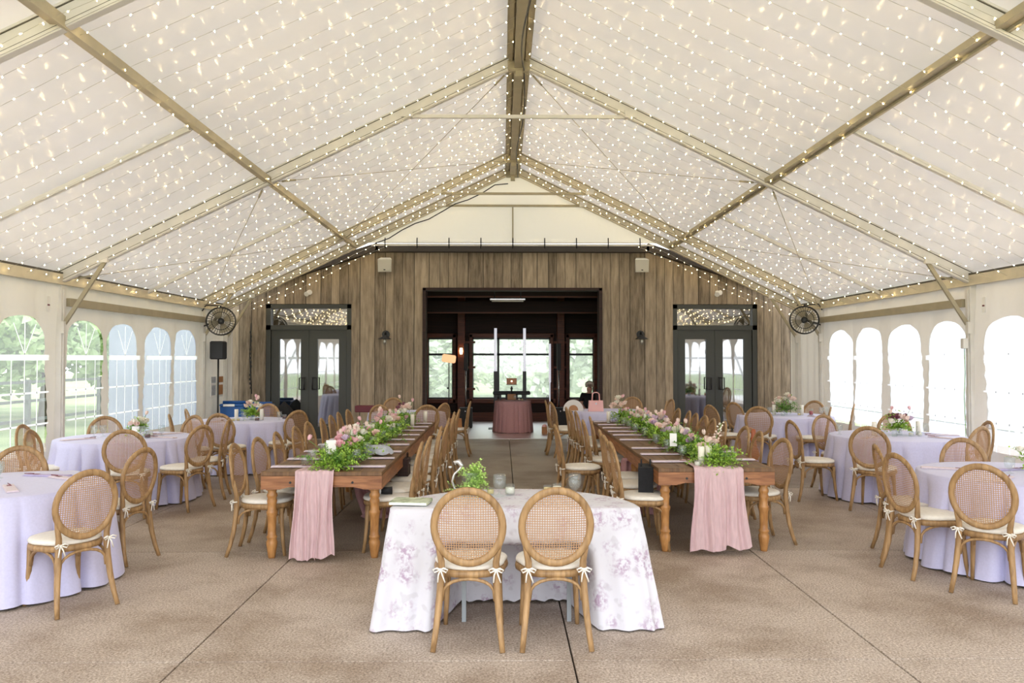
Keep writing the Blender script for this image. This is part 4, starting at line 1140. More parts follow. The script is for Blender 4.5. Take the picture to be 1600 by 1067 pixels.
def card(x, y, z, rz, label, w=.09, h=.13):
    f = MB(); f.box((0, 0, h / 2), (w, .004, h), Euler((R(-12), 0, 0)).to_matrix()); f.box((0, .02, .004), (w * .6, .05, .006)); o = f.build('table_card', M['paper'], loc=(x, y, z)); o.rotation_euler.z = rz
    return tag(o, label, 'card', 'white table cards')
card(-1.58, 7.42, TZ + .10, .2, 'white table card standing in the ferns at the front of the left farm table')
card(1.72, 8.05, TZ + .10, -.1, 'white table card standing in the ferns on the front half of the right farm table', .07, .13)
card(T2[0] + .10, T2[1] + .05, TZ, .1, 'white table card leaning before the flowers of the second left round table')
# grey folded cloth bundle on left table
f = MB()
def fn(u, v):
    a = 2 * math.pi * u; r_ = (1 - v) ** .6
    return (.16 * r_ * math.cos(a) * (1 + .08 * math.sin(5 * a)), .11 * r_ * math.sin(a) * (1 + .1 * math.sin(4 * a + 1)), .006 + .085 * (1 - (1 - v) ** 2.2) + .008 * math.sin(7 * a) * (1 - v))
f.grid(fn, 40, 9, True); tag(f.build('cloth_bundle', M['greycloth'], loc=(-1.27, 8.17, TZ + .014)), 'crumpled grey cloth bundle on the aisle side of the left farm table', 'cloth')

# round table settings
def setting(T, items, nm):
    for (kind, dx, dy, rz, l) in items: P[kind].put((T[0] + dx, T[1] + dy, TZ), rz, l, {'goblet': 'water goblets', 'napkin': 'folded napkins', 'napkin_lilac': 'folded napkins', 'pillar': 'pillar candles'}.get(kind, 'small glasses and candles'))
setting(T1, [('goblet', -.12, .12, 0, 'water goblet at the left edge of the picture on the front left round table'), ('goblet', -.20, .28, 0, 'second goblet behind the nearest one on the front left round table'), ('yvotive', -.27, -.05, 0, 'yellow votive at the left edge on the front left round table'),
             ('napkin', .36, .26, 2.6, 'pink napkin at the right rear of the front left round table'), ('napkin', .22, -.25, 2.2, 'pink napkin with dark cutlery at the front of the front left round table'), ('napkin_lilac', .12, .42, 3.0, 'lilac napkin at the back of the front left round table')], '')
setting(T2, [('goblet', -.42, .05, 0, 'left goblet of the pair before the chair on the second left round table'), ('goblet', -.33, .10, 0, 'right goblet of the pair before the chair on the second left round table'), ('goblet', .22, -.02, 0, 'goblet right of the flowers on the second left round table'), ('dark', .34, -.15, 0, 'short dark red drink with a stirrer on the second left round table'),
             ('napkin', -.42, -.32, .9, 'pink napkin at the front left of the second left round table'), ('napkin', .50, -.10, 2.8, 'pink napkin at the right of the second left round table'), ('napkin', .36, .38, 4.0, 'pink napkin at the rear right of the second left round table'), ('goblet', .40, .12, 0, 'goblet behind the dark drink on the second left round table'), ('votive', .26, .12, 0, 'small clear votive on the second left round table')], '')
arrangement((T2[0] + .08, T2[1] + .16, TZ), 'small white and pink flower arrangement on the second left round table', 41, .17, .20, ('creampetal', 'blushpetal'), 1)
setting(T3, [('goblet', .08, -.18, 0, 'goblet before the flowers on the third left round table'), ('goblet', .60, -.05, 0, 'large cut glass at the right of the third left round table'), ('dark', .30, -.22, 0, 'dark red drink beside the candles on the third left round table'), ('dark', .62, .18, 0, 'dark drink at the right edge of the third left round table'),
             ('pillar', -.08, -.05, 0, 'left white pillar candle on the third left round table'), ('pillar', .30, .02, 0, 'right white pillar candle on the third left round table'), ('yvotive', .0, -.2, 0, 'left yellow votive on the third left round table'), ('yvotive', -.06, -.26, 0, 'right yellow votive on the third left round table'), ('napkin', -.3, -.42, 1.2, 'pink napkin at the front of the third left round table')], '')
arrangement((T3[0] + .12, T3[1] + .10, TZ), 'pink tulip and white flower arrangement on the third left round table', 42, .19, .30, ('creampetal', 'blushpetal', 'creampetal'), 4, nf=8)
setting(T4, [('goblet', -.28, -.05, 0, 'left wine goblet on the rear right round table'), ('red', .46, 0, 0, 'tall bright red drink on the rear right round table'), ('pillar', .30, 0, 0, 'white pillar candle beside the red drink'), ('pillar', -.17, .05, 0, 'white pillar candle left of the flowers on the rear right round table'), ('goblet', .60, -.1, 0, 'first goblet right of the red drink'), ('goblet', .72, .02, 0, 'second goblet right of the red drink'),
             ('tumbler', -.12, -.25, 0, 'short tumbler before the flowers on the rear right round table'), ('yvotive', .22, -.08, 0, 'yellow votive on the rear right round table'), ('napkin', .38, -.45, 1.9, 'pink napkin at the front of the rear right round table')], '')
arrangement((T4[0] + .02, T4[1] + .02, TZ), 'full white rose arrangement on the rear right round table', 43, .28, .34, ('creampetal', 'creampetal', 'blushpetal'), 0, nf=16, green='leaf_dark')
setting(T5, [('goblet', -.70, .10, 0, 'goblet at the left edge of the middle right round table'), ('tumbler', -.10, -.14, 0, 'round glass holder before the flowers on the middle right round table'), ('votive', .12, -.12, 0, 'clear votive below the flowers on the middle right round table'), ('votive', .24, -.1, 0, 'clear votive right of the flowers on the middle right round table'),
             ('goblet', .46, .18, 0, 'tall goblet at the right of the middle right round table'), ('pillar', -.30, -.02, 0, 'white pillar candle left of the flowers on the middle right round table'), ('pillar', .30, .05, 0, 'white pillar candle right of the flowers on the middle right round table'),
             ('napkin', .40, -.38, 2.1, 'pink napkin at the front right of the middle right round table'), ('napkin', .58, -.0, 3.0, 'pink napkin at the right of the middle right round table'), ('napkin', -.45, -.30, .6, 'pink napkin at the left of the middle right round table')], '')
arrangement((T5[0] + .05, T5[1] + .05, TZ), 'pink, blush and dark flower arrangement on the middle right round table', 44, .24, .28, ('blushpetal', 'creampetal', 'lilacpetal', 'darkbloom'), 3, nf=12)
setting(T6, [('goblet', -.12, -.05, 0, 'large water goblet on the front right round table'), ('napkin', -.38, -.38, .8, 'pink napkin at the front of the front right round table'), ('napkin_lilac', .0, .18, .2, 'lilac napkin at the back of the front right round table'), ('napkin', -.50, .25, -.4, 'pink napkin at the left rear of the front right round table')], '')
arrangement((T6[0] + .16, T6[1] + .05, TZ), 'grassy sprig arrangement at the right edge of the picture', 45, .22, .22, ('creampetal',), 0, nf=4, nl=24)
# sweetheart table things
SZ = .768
P['goblet'].put((-.02, 5.72, SZ), 0, 'left water goblet on the floral cloth', 'water goblets', 1.12)
P['goblet'].put((.52, 5.75, SZ), 0, 'right water goblet on the floral cloth', 'water goblets', 1.12)
P['votive'].put((.055, 5.80, SZ), 0, 'clear votive right behind the left goblet on the floral cloth', None, 1.2)
P['votive'].put((.40, 5.86, SZ), 0, 'clear votive beside the yellow one on the floral cloth', None, 1.15)
P['yvotive'].put((.33, 5.86, SZ), 0, 'yellow votive on the floral cloth', None, 1.15)
P['yvotive'].put((-.085, 5.80, SZ), 0, 'yellow votive left of the left goblet on the floral cloth', None, 1.0)
f = MB(); f.box((0, 0, .012), (.26, .19, .022), bev=.003); bk = f.build('book', M['book'], loc=(-.62, 5.46, SZ)); bk.rotation_euler.z = -.12; tag(bk, 'green patterned book lying at the left corner of the floral cloth', 'book')
f = MB(); f.box((0, .0, .011), (.252, .192, .015)); f.build('pages', M['paper'], bk)
t = thing('fern_urn', 'silver urn with an ornate handle spilling light green fern on the floral cloth', 'plant', (-.26, 5.78, SZ))
f = MB(); f.lathe([(0, 0), (.05, .0), (.05, .01), (.015, .025), (.014, .05), (.05, .08), (.065, .12), (.06, .15), (.068, .165), (.062, .165), (.055, .14), (.0, .09)], 18, (.03, 0, 0)); f.build('bowl', M['glass'], t)
f = MB(); hp = [(-.04, 0, .02), (-.085, 0, .05), (-.10, 0, .10), (-.085, 0, .15), (-.05, 0, .18), (-.03, 0, .205), (-.055, 0, .24), (-.085, 0, .235), (-.075, 0, .215)]
f.tube(hp, [.006, .008, .009, .009, .011, .016, .020, .014, .006], 8); f.ball((-.115, 0, .20), (.016, .01, .010), 8, 5); f.build('handle', M['silver'], t)
f = MB(); rr = random.Random(5)
for _ in range(120): sprig(f, Vector((.05 + rr.uniform(-.04, .04), rr.uniform(-.04, .04), rr.uniform(.05, .19))), Vector((rr.gauss(.25, .6), rr.gauss(0, .6), rr.uniform(.0, .9))), rr.uniform(.05, .11), 7, .020, rr, .8)
for _ in range(16): sprig(f, Vector((rr.uniform(-.08, .06), rr.uniform(-.05, .05), .02)), Vector((rr.uniform(-1.2, .6), rr.uniform(-.5, .5), .25)), .12, 7, .018, rr, .3)
f.build('fern', M['leaf_light'], t)

#@@PROPS
# ------------------------------------------------------------------ props
def handbag(loc, label, m, s=1, rz=0, hh=.5, group=None):
    t = thing('handbag', label, 'handbag', loc, rz); 
    f = MB(); w, d, h = .28 * s, .12 * s, .20 * s
    f.poly([(-w / 2, 0), (w / 2, 0), (w * .46, h), (-w * .46, h)], (-d / 2, d / 2)); f.build('body', M[m], t)
    for y in (-d * .3, d * .3):
        f = MB(); f.tube([(-w * .25, y, h * .9), (-w * .22, y, h * (1 + hh * .8)), (-w * .1, y, h * (1 + hh)), (w * .1, y, h * (1 + hh)), (w * .22, y, h * (1 + hh * .8)), (w * .25, y, h * .9)], .008 * s, 6); f.build('handle', M[m], t)
    f = MB(); f.box((0, -d / 2 - .003, h * .72), (.03 * s, .006, .03 * s)); f.build('clasp', M['silver'], t)
    return t
handbag((1.74, 14.9, TZ), 'structured pink handbag standing on the rear right lilac table', 'pinkbag', 1.0, 0, .75)
handbag((-.85, 14.5, .505), 'tan soft handbag lying on the chair seat at the rear left lilac table', 'tan_leather', .8, .5, .2)
handbag((1.36, 7.60, .505), 'large black handbag on the seat of the first aisle chair at the right farm table', 'blackcloth', 1.15, R(80), .22)
handbag((-1.05, 8.6, .505), 'dark brown bag on an aisle chair of the left farm table', 'darkwood', .9, R(90), .3)
t = thing('white_rounded_board', 'white round-topped board with an arched brown centre on the rear right lilac table', 'board', (1.33, 15.0, TZ))
f = MB(); pts = [(-.19, 0), (.19, 0)] + [(.19 * math.cos(math.pi * k / 16), .02 + .19 * math.sin(math.pi * k / 16)) for k in range(17)]; f.poly(pts, (-.012, .012)); f.build('board', M['offwhite'], t)
f = MB(); pts = [(-.09, .01), (.09, .01)] + [(.09 * math.cos(math.pi * k / 12), .02 + .09 * math.sin(math.pi * k / 12)) for k in range(13)]; f.poly(pts, (-.016, -.012)); f.build('arched_panel', M['tan_leather'], t)
f = MB(); f.box((0, 0, .06), (.34, .22, .12), bev=.01); tag(f.build('box', M['burgundy'], loc=(-2.52, 14.75, TZ)), 'burgundy box on the rear left lilac table before the barn wall', 'box')
t = thing('gift_bag', 'small brown gift bag with pink tissue on the hall floor', 'bag', (.98, 18.6, .005))
f = MB(); f.box((0, 0, .08), (.13, .09, .16)); f.build('bag', M['tan_leather'], t); f = MB(); f.ball((0, 0, .17), (.06, .04, .05), 8, 6); f.build('tissue', M['pinkbag'], t)
# orange leather case over a chair back
t = thing('instrument_case', 'orange-brown leather case hanging on an outer chair of the right farm table', 'case', (2.93, 9.32, .56))
f = MB(); f.lathe([(0, 0), (.055, .01), (.07, .06), (.06, .12), (.035, .18), (.03, .30), (.025, .36), (0, .37)], 14, sy=.45); f.build('case_body', M['orange_leather'], t)
f = MB(); f.tube([(0, 0, .36), (-.04, 0, .38), (-.10, 0, .36)], .006, 6); f.build('strap', M['tan_leather'], t)
# lens and cap on the left front aisle chair
t = thing('camera_lens', 'black camera lens with white cap, on a chair at the left farm table', 'lens', (-1.06, 7.36, .54), 0)
f = MB(); f.tube([(-.05, 0, 0), (.05, .02, 0)], [.03, .036], 14); f.build('lens_barrel', M['black'], t); f = MB(); f.tube([(-.062, -.002, 0), (-.05, 0, 0)], .031, 14); f.build('lens_cap', M['white'], t)
f = MB(); 
def fnp(u, v): a = 2 * math.pi * u; r_ = 1 - v; return (.11 * r_ * math.cos(a) * (1 + .2 * math.sin(3 * a)), .07 * r_ * math.sin(a), .004 + .03 * (1 - r_ ** 3))
f.grid(fnp, 24, 6, True); tag(f.build('cloth_pouch', M['cushion'], loc=(-.96, 7.52, .503)), 'beige cloth pouch beside the camera lens on the chair seat', 'pouch')

# wall fixtures
for x, nm in ((-2.52, 'left'), (3.0, 'right')):
    t = thing('wall_speaker', 'white wedge loudspeaker high on the barn wall, %s of the opening' % nm, 'speaker', (x, WY, 3.60), group='wall speakers')
    f = MB(); f.add([(-.14, -.26, 0), (.14, -.26, 0), (.11, 0, .03), (-.11, 0, .03), (-.15, -.26, .27), (.15, -.26, .27), (.10, -.10, .33), (-.10, -.10, .33), (.10, 0, .30), (-.10, 0, .30)],
          [(3, 2, 1, 0), (0, 1, 5, 4), (4, 5, 6, 7), (7, 6, 8, 9), (9, 8, 2, 3), (1, 2, 8, 6, 5), (0, 4, 7, 9, 3)]); f.build('cabinet', M['speaker_white'], t)
    f = MB(); f.box((0, -.265, .14), (.25, .012, .23)); g2 = f.build('grille', M['speaker_white'], t)
    f = MB(); f.box((0, -.273, .045), (.04, .005, .02)); f.build('badge', M['black'], g2)
    f = MB(); f.box((0, -.02, .15), (.06, .04, .2)); f.build('bracket', M['black_metal'], t)
for x, nm in ((-2.52, 'left'), (3.0, 'right')):
    t = thing('barn_sconce', 'black barn wall lamp with a clear jar bulb on the %s of the opening' % nm, 'wall lamp', (x, WY, 2.2), group='barn wall lamps')
    f = MB(); f.tube([(0, 0, .07), (0, -.04, .07)], .085, 16); f.build('wall_plate', M['black_metal'], t)
    f = MB(); f.tube([(0, -.03, .07), (0, -.12, .13), (0, -.2, .10), (0, -.2, .05)], .014, 8); f.build('arm', M['black_metal'], t)
    f = MB(); f.lathe([(.03, .05), (.05, .02), (.14, -.03), (.14, -.036), (.045, .01), (.0, .01)], 20, (0, -.2, 0)); f.build('shade', M['black_metal'], t)
    f = MB(); f.lathe([(.035, -.01), (.047, -.05), (.045, -.13), (.02, -.16), (.0, -.165)], 14, (0, -.2, 0)); f.build('glass_jar', M['glass'], t)
    f = MB(); f.ball((0, -.2, -.08), (.022, .022, .035), 8, 6); f.build('light_bulb', M['lampglass'], t)
for x, nm in ((-4.18, 'left'), (4.68, 'right')):
    t = thing('flood_light', 'small white twin-head flood light above the %s glass door' % nm, 'wall lamp', (x, WY, 3.15), group='small flood lights')
    f = MB(); f.tube([(0, 0, .03), (0, -.04, .03)], .05, 12); f.build('wall_plate', M['offwhite'], t)
    for s in (-1, 1):
        f = MB(); f.tube([(s * .01, -.04, .03), (s * .035, -.13, -.0 + s * .02)], [.03, .055], 12); f.build('lamp_head', M['offwhite'], t)

# fans
for s_, nm, x, z in ((-1, 'left', -5.45, 2.47), (1, 'right', 5.9, 2.50)):
    t = thing('round_fan', 'round black wire-caged fan mounted on the %s rear tent post' % nm, 'fan', (x, FR[3] - .15, z), R(-18 * s_), 'round fans')
    f = MB()
    for yy, rr_ in ((-.07, .26), (-.12, .17), (.07, .26), (0, .275)): f.tube([(rr_ * math.cos(2 * math.pi * k / 32), yy, rr_ * math.sin(2 * math.pi * k / 32)) for k in range(32)], .007, 5, closed=True)
    for k in range(30):
        a = 2 * math.pi * k / 30; c, s = math.cos(a), math.sin(a)
        f.tube([(.03 * c, -.13, .03 * s), (.17 * c, -.12, .17 * s), (.26 * c, -.07, .26 * s), (.26 * c, .07, .26 * s), (.08 * c, .1, .08 * s)], .0028, 4)
    f.build('cage', M['black_metal'], t)
    f = MB()
    for k in range(4):
        a0 = k * math.pi / 2 + .4
        def fb(u, v): a = a0 + (u - .5) * .95; r_ = .05 + v * .18; return (r_ * math.cos(a), (u - .5) * .07, r_ * math.sin(a))
        f.grid(fb, 6, 4)
    f.build('blades', M['alu_warm'], t)
    f = MB(); f.tube([(0, -.06, 0), (0, .16, 0)], .06, 14); f.build('motor', M['black_metal'], t)
    f = MB(); ex = (TC + s_ * 6.02 - x) ; f.tube([(0, .16, 0), (ex * .6, .22, -.05), (ex, .22, -.1)], .014, 8); f.tube([(0, .12, .26), (0, .16, .30), (ex * .8, .2, .32), (ex, .2, .2)], .012, 8); f.build('mount_arm', M['black_metal'], t)
# speaker on pole
t = thing('pole_speaker', 'black loudspeaker on a thin pole by the left rear tent post', 'speaker', (-5.62, 15.9, 0))
f = MB(); f.box((0, 0, 1.91), (.26, .24, .36), bev=.02); f.build('cabinet', M['black'], t)
f = MB(); f.tube([(0, 0, 0.0), (0, 0, 1.74)], .018, 8); f.build('pole', M['black_metal'], t)
for k in range(3):
    f = MB(); a = k * 2.09; f.tube([(0, 0, .55), (math.cos(a) * .3, math.sin(a) * .3, .012)], .011, 6); f.build('leg', M['black_metal'], t)
# recycling bins
for k, (x, y, s, l) in enumerate([(-5.45, 16.35, 1.0, 'blue recycling bin with a white label in the left rear corner, nearer one'), (-4.98, 16.6, .96, 'blue recycling bin in the left rear corner, farther one by the barn wall')]):
    t = thing('recycling_bin', l, 'bin', (x, y, 0), .1, 'blue recycling bins')
    f = MB(); f.add([(-.18, -.18, 0), (.18, -.18, 0), (.18, .18, 0), (-.18, .18, 0), (-.23, -.22, .78 * s), (.23, -.22, .78 * s), (.23, .22, .78 * s), (-.23, .22, .78 * s)], [(3, 2, 1, 0), (0, 1, 5, 4), (1, 2, 6, 5), (2, 3, 7, 6), (3, 0, 4, 7), (4, 5, 6, 7)]); f.build('bin_body', M['bluebin'], t)
    f = MB(); f.box((0, 0, .81 * s), (.48, .46, .05), bev=.015); f.tube([(-.22, 0, .86 * s), (.22, 0, .86 * s)], .03, 8); ld = f.build('lid', M['bluebin'], t)
    f = MB(); f.box((-.05, -.236, .81 * s), (.22, .006, .045)); f.build('label', M['paper'], ld)
f = MB()
def fbg(u, v): a = 2 * math.pi * u; r_ = math.sin(math.pi * (v * .95 + .03)); return (.26 * r_ * math.cos(a) * (1 + .1 * math.sin(5 * a)), .2 * r_ * math.sin(a), .02 + .82 * v)
f.grid(fbg, 24, 10, True); tag(f.build('trash_bag', M['blackcloth'], loc=(-4.6, 16.95, 0)), 'black plastic bags heaped beside the blue bins', 'bag')
for k, (x, m_, l) in enumerate([(-5.66, 'bluebin', 'blue and white notice sheet on the cream wall behind the bins'), (-5.66, 'tan_leather', 'brown and white notice sheet on the cream wall behind the bins')]):
    f = MB(); f.box((0, 0, 0), (.02, .26, .42)); o = f.build('notice_board', M['paper'], loc=(x - .15, 16.15 + k * .42, 1.18)); tag(o, l, 'notice', 'notices by the bins')
    f = MB(); f.box((.012, 0, .14), (.005, .24, .12)); f.box((.012, 0, -.07), (.005, .22, .2)); f.build('printed_area', M['greycloth'] if k == 0 else M['tan_leather'], o)
# curtain rope / cable at left corner
f = MB(); f.tube([(-5.32, 17.0, 2.5), (-5.34, 16.98, 1.8), (-5.30, 17.0, 1.0)], .012, 6)
for k in range(14): f.box((-5.32 + .012 * math.sin(k), 16.97, 2.3 - k * .09), (.03, .02, .05))
tag(f.build('hanging_cable', M['black_metal']), 'black beaded cable hanging at the left end of the barn wall', 'cable')
# door opener box on right post
t = thing('junction_box', 'small grey electrical box with a green cord on the right tent post', 'electrical box', (TC + 5.98, FR[2] - .02, 1.95))
f = MB(); f.box((0, 0, 0), (.07, .07, .14), bev=.008); f.build('box', M['alu'], t)
f = MB(); f.tube([(0, 0, -.07), (.005, 0, -.4), (-.01, 0, -.7), (.02, 0, -1.9)], .006, 6); f.build('cord', M['leaf_dark'], t)

# hall props: DJ gear, light tubes, subwoofers, lamp, sconce, ceiling heater
for x, l in ((-.17, 'left lit tube column behind the DJ table'), (.55, 'right lit tube column behind the DJ table')):
    t = thing('light_column', l, 'light column', (x, 19.9, 0), group='tube columns')
    f = MB(); f.box((0, 0, .72), (.09, .07, 1.42)); f.box((0, 0, .012), (.35, .35, .02)); f.build('column', M['black_metal'], t)
    f = MB(); f.tube([(0, 0, 1.43), (0, 0, 2.50)], .035, 10); f.build('tube', M['tube_lit'], t)
for x, l in ((-.93, 'black column loudspeaker standing on the left subwoofer'), (1.44, 'black column loudspeaker standing on the right subwoofer')):
    t = thing('column_speaker', l, 'speaker', (x, 20.4, .51), group='column speakers')
    f = MB(); f.tube([(0, 0, 0), (0, 0, .95)], .018, 8); f.build('pole', M['silver'], t)
    f = MB(); f.box((0, 0, 1.28), (.10, .11, .68), bev=.008); f.build('cabinet', M['black'], t)
for x, l in ((-.93, 'black subwoofer box on the hall floor left of the DJ table'), (1.46, 'black subwoofer box on the hall floor right of the DJ table')):
    t = thing('subwoofer', l, 'speaker', (x, 20.3, .005), group='subwoofers')
    f = MB(); f.box((0, 0, .25), (.34, .4, .5), bev=.012); f.build('cabinet', M['black'], t)
    f = MB(); f.tube([(0, -.203, .42), (0, -.206, .42)], .014, 10); f.build('badge', M['silver'], t)
f = MB(); f.tube([(1.30, 21.9, 1.1), (1.30, 21.9, 2.15)], .03, 8); f.tube([(1.30, 21.9, .005), (1.30, 21.9, 1.1)], .015, 8); tag(f.build('tube_light', M['tube_lit']), 'thin lit vertical tube beside the right window group of the hall', 'lamp')
t = thing('keyboard_stand', 'black DJ stand with a long bar top behind the mauve table', 'stand', (.23, 20.0, 0))
f = MB(); f.box((0, 0, .89), (.93, .3, .09), bev=.02); f.build('bar_top', M['black'], t)
for s in (-1, 1):
    f = MB(); f.box((s * .28, 0, .43), (.05, .25, .84)); f.build('leg', M['black_metal'], t)
f = MB(); f.box((0, -.05, .60), (.30, .2, .5)); f.build('centre_panel', M['black'], t)
t = thing('dj_controller', 'brown lit controller box on the DJ stand below the laptop', 'controller', (.23, 19.75, .70))
f = MB(); f.box((0, 0, .10), (.21, .1, .14), bev=.01); f.build('case', M['tan_leather'], t)
f = MB(); f.tube([(0, .1, .17), (0, .1, .36)], .02, 8); f.ball((0, .1, .30), .035, 8, 6); f.build('mount', M['black_metal'], t)
t = thing('laptop', 'open laptop with a glowing lid emblem on the DJ stand', 'laptop', (.23, 19.9, 1.10))
f = MB(); f.box((0, 0, .0), (.26, .2, .012)); f.build('base', M['black'], t)
f = MB(); f.box((0, -.10, .085), (.25, .008, .155)); ld = f.build('lid', M['tan_lid'], t)
f = MB(); f.tube([(0, -.105, .085), (0, -.107, .085)], .018, 12); f.build('lid_emblem', M['warmlamp'], ld)
P['goblet'].put((.30, 18.95, .748), 0, 'stemmed glass on the mauve table in the hall', 'water goblets'); P['yvotive'].put((.47, 19.05, .748), 0, 'yellow votive on the mauve table in the hall, right one'); P['votive'].put((.40, 19.1, .748), 0, 'white votive on the mauve table in the hall, left one')
t = thing('stand_lamp', 'amber box lamp on a tall thin stand before the left hall window', 'lamp', (-1.34, 20.1, .005))
f = MB(); f.box((0.0, 0, 1.74), (.34, .14, .20), Euler((0, R(8), 0)).to_matrix(), bev=.03); f.build('lamp_box', M['amberlamp'], t)
f = MB(); f.tube([(0, 0, .02), (0, 0, 1.64)], .012, 8); f.ball((-.03, 0, 1.0), .025, 6, 5); f.build('pole', M['black_metal'], t)
for k in range(3):
    f = MB(); f.tube([(0, 0, .5), (.3 * math.cos(k * 2.09), .3 * math.sin(k * 2.09), .01)], .01, 6); f.build('leg', M['black_metal'], t)
t = thing('hall_sconce', 'small lit wall lamp on the left timber post of the hall', 'wall lamp', (-1.13, BY - .42, 1.95))
f = MB(); f.lathe([(0, -.09), (.035, -.08), (.045, 0), (.035, .08), (0, .09)], 12, (0, -.06, 0)); f.build('shade', M['warmlamp'], t); f = MB(); f.box((0, 0, 0), (.07, .03, .2)); f.build('wall_plate', M['black_metal'], t)
t = thing('ceiling_heater', 'long reflective strip heater under the hall ceiling', 'heater', (.12, 18.3, 3.10))
f = MB(); f.box((0, 0, .0), (.82, .16, .06), bev=.02); f.build('housing', M['silver'], t)
f = MB(); f.tube([(-.36, -.05, -.04), (.36, -.05, -.04)], .018, 8); f.build('element', M['lampglass'], t)
f = MB(); f.tube([(-.3, 0, .03), (-.3, 0, .3)], .01, 6); f.tube([(.3, 0, .03), (.3, 0, .3)], .01, 6); f.build('hanger', M['black_metal'], t)

# seated person in the hall
def skin_body(name, verts, edges, radii, mt, parent, root=0, sub=1):
    me = bpy.data.meshes.new(name); me.from_pydata(verts, edges, []); me.materials.append(M[mt])
    o = bpy.data.objects.new(name, me); col.objects.link(o)
    if parent: o.parent = parent
    md = o.modifiers.new('skin', 'SKIN'); md.use_smooth_shade = True
    if not me.skin_vertices: bpy.context.view_layer.update()
    for i, v in enumerate(me.skin_vertices[0].data): v.radius = (radii[i], radii[i]) if not isinstance(radii[i], tuple) else radii[i]; v.use_root = i == root
    s_ = o.modifiers.new('sub', 'SUBSURF'); s_.levels = sub; s_.render_levels = sub
    return o
PX, PY, PB = 2.20, 20.2, -.20
t = thing('person', 'grey-haired person in a black shirt sitting in the hall beside the right window', 'person', (PX, PY, 0), 0)
V = [(0, 0, .52 + PB), (0, .02, .72 + PB), (0, .03, .95 + PB), (0, .01, 1.08 + PB), (0, -.01, 1.14 + PB), (0, -.02, 1.25 + PB),       # spine, neck, head
     (-.17, .02, 1.02 + PB), (-.22, -.06, .80 + PB), (-.14, -.24, .70 + PB), (.17, .02, 1.02 + PB), (.22, -.06, .80 + PB), (.14, -.24, .70 + PB),
     (-.10, -.02, .50 + PB), (-.12, -.40, .50 + PB), (-.12, -.42, .27), (-.12, -.42, .05), (-.12, -.55, .03), (.10, -.02, .50 + PB), (.12, -.40, .50 + PB), (.12, -.42, .27), (.12, -.42, .05), (.12, -.55, .03)]
E = [(0, 1), (1, 2), (2, 3), (3, 4), (4, 5), (2, 6), (6, 7), (7, 8), (2, 9), (9, 10), (10, 11), (0, 12), (12, 13), (13, 14), (14, 15), (15, 16), (0, 17), (17, 18), (18, 19), (19, 20), (20, 21)]
RD = [.14, .13, .14, .05, .075, .095, .065, .045, .030, .065, .045, .030, .09, .07, .055, .04, .03, .09, .07, .055, .04, .03]
for s, w_ in ((-1, 8), (1, 11)):
    b = len(V); bx_, by_, bz_ = V[w_]
    V.append((bx_ - s * .01, by_ - .06, bz_ - .01)); E.append((w_, b)); RD.append(.028)
    for k in range(5):
        o_ = (k - 2) * .016 * s; L = (.055, .07, .075, .07, .05)[k] if k else .05
        i = len(V); V.append((V[b][0] + o_ + (s * -.012 if k == 0 else 0), by_ - .06 - L * .6, bz_ - .012)); V.append((V[b][0] + o_ * 1.1, by_ - .06 - L, bz_ - .03)); E += [(b, i), (i, i + 1)]; RD += [.0085, .007]
skin_body('body', V, E, RD, 'skin', t)
skin_body('shirt', [(0, 0, .55 + PB), (0, .02, .72 + PB), (0, .03, .95 + PB), (-.17, .02, 1.03 + PB), (-.225, -.05, .84 + PB), (.17, .02, 1.03 + PB), (.225, -.05, .84 + PB), (0, .02, 1.05 + PB)], [(0, 1), (1, 2), (2, 3), (3, 4), (2, 5), (5, 6), (2, 7)], [.16, .15, .16, .08, .06, .08, .06, .07], 'blackcloth', t)
skin_body('trousers', [(0, 0, .52 + PB), (-.10, -.02, .50 + PB), (-.12, -.40, .50 + PB), (-.12, -.42, .1), (.10, -.02, .50 + PB), (.12, -.40, .50 + PB), (.12, -.42, .1)], [(0, 1), (1, 2), (2, 3), (0, 4), (4, 5), (5, 6)], [.15, .10, .08, .06, .10, .08, .06], 'denim', t)
f = MB()
def fh(u, v):
    a = 2 * math.pi * u; b = math.pi * .66 * v; front = max(0, -math.sin(a))
    k = 1 - .38 * front * (v > .5)
    return (.108 * math.sin(b) * math.cos(a) * (1 + .04 * math.sin(9 * a)), .02 + .115 * math.sin(b) * math.sin(a) * k, 1.275 + PB + .115 * math.cos(b * k))
f.grid(fh, 24, 9, True); f.build('hair', M['greyhair'], t)
for s in (-1, 1): f = MB(); f.ball((s * .032, -.098, 1.275 + PB), .010, 6, 5); f.build('eye', M['darkbloom'], t)
f = MB(); f.tube([(-.025, -.1, 1.222 + PB), (0, -.107, 1.218 + PB), (.025, -.1, 1.222 + PB)], .005, 5); f.build('mouth', M['darkbloom'], t)
f = MB(); f.tube([(0, -.095, 1.28 + PB), (0, -.122, 1.243 + PB), (0, -.10, 1.238 + PB)], [.008, .014, .008], 6); f.build('nose', M['skin'], t)
for s in (-1, 1): f = MB(); f.ball((s * .092, .0, 1.26 + PB), (.012, .02, .03), 6, 5); f.build('ear', M['skin'], t)
t = thing('folding_chair', 'black low chair under the seated person in the hall', 'chair', (PX, PY + .05, 0))
f = MB(); f.box((0, 0, .20), (.44, .42, .03), bev=.01); f.build('seat', M['black'], t)
f = MB(); f.tube(arcpts((-.2, .3, 0), (.2, .3, 0), .2, .86, e=.4), .014, 8); f.box((0, .3, .6), (.34, .02, .2)); f.build('backrest', M['black'], t)
for x in (-.19, .19):
    for y in (-.17, .19):
        f = MB(); f.tube([(x, y, .2), (x, y, .005)], .012, 6); f.build('leg', M['black_metal'], t)
t = thing('coat_chair', 'dark chair with a bluish jacket beside the seated person, half hidden by the opening edge', 'chair', (2.50, 19.6, 0))
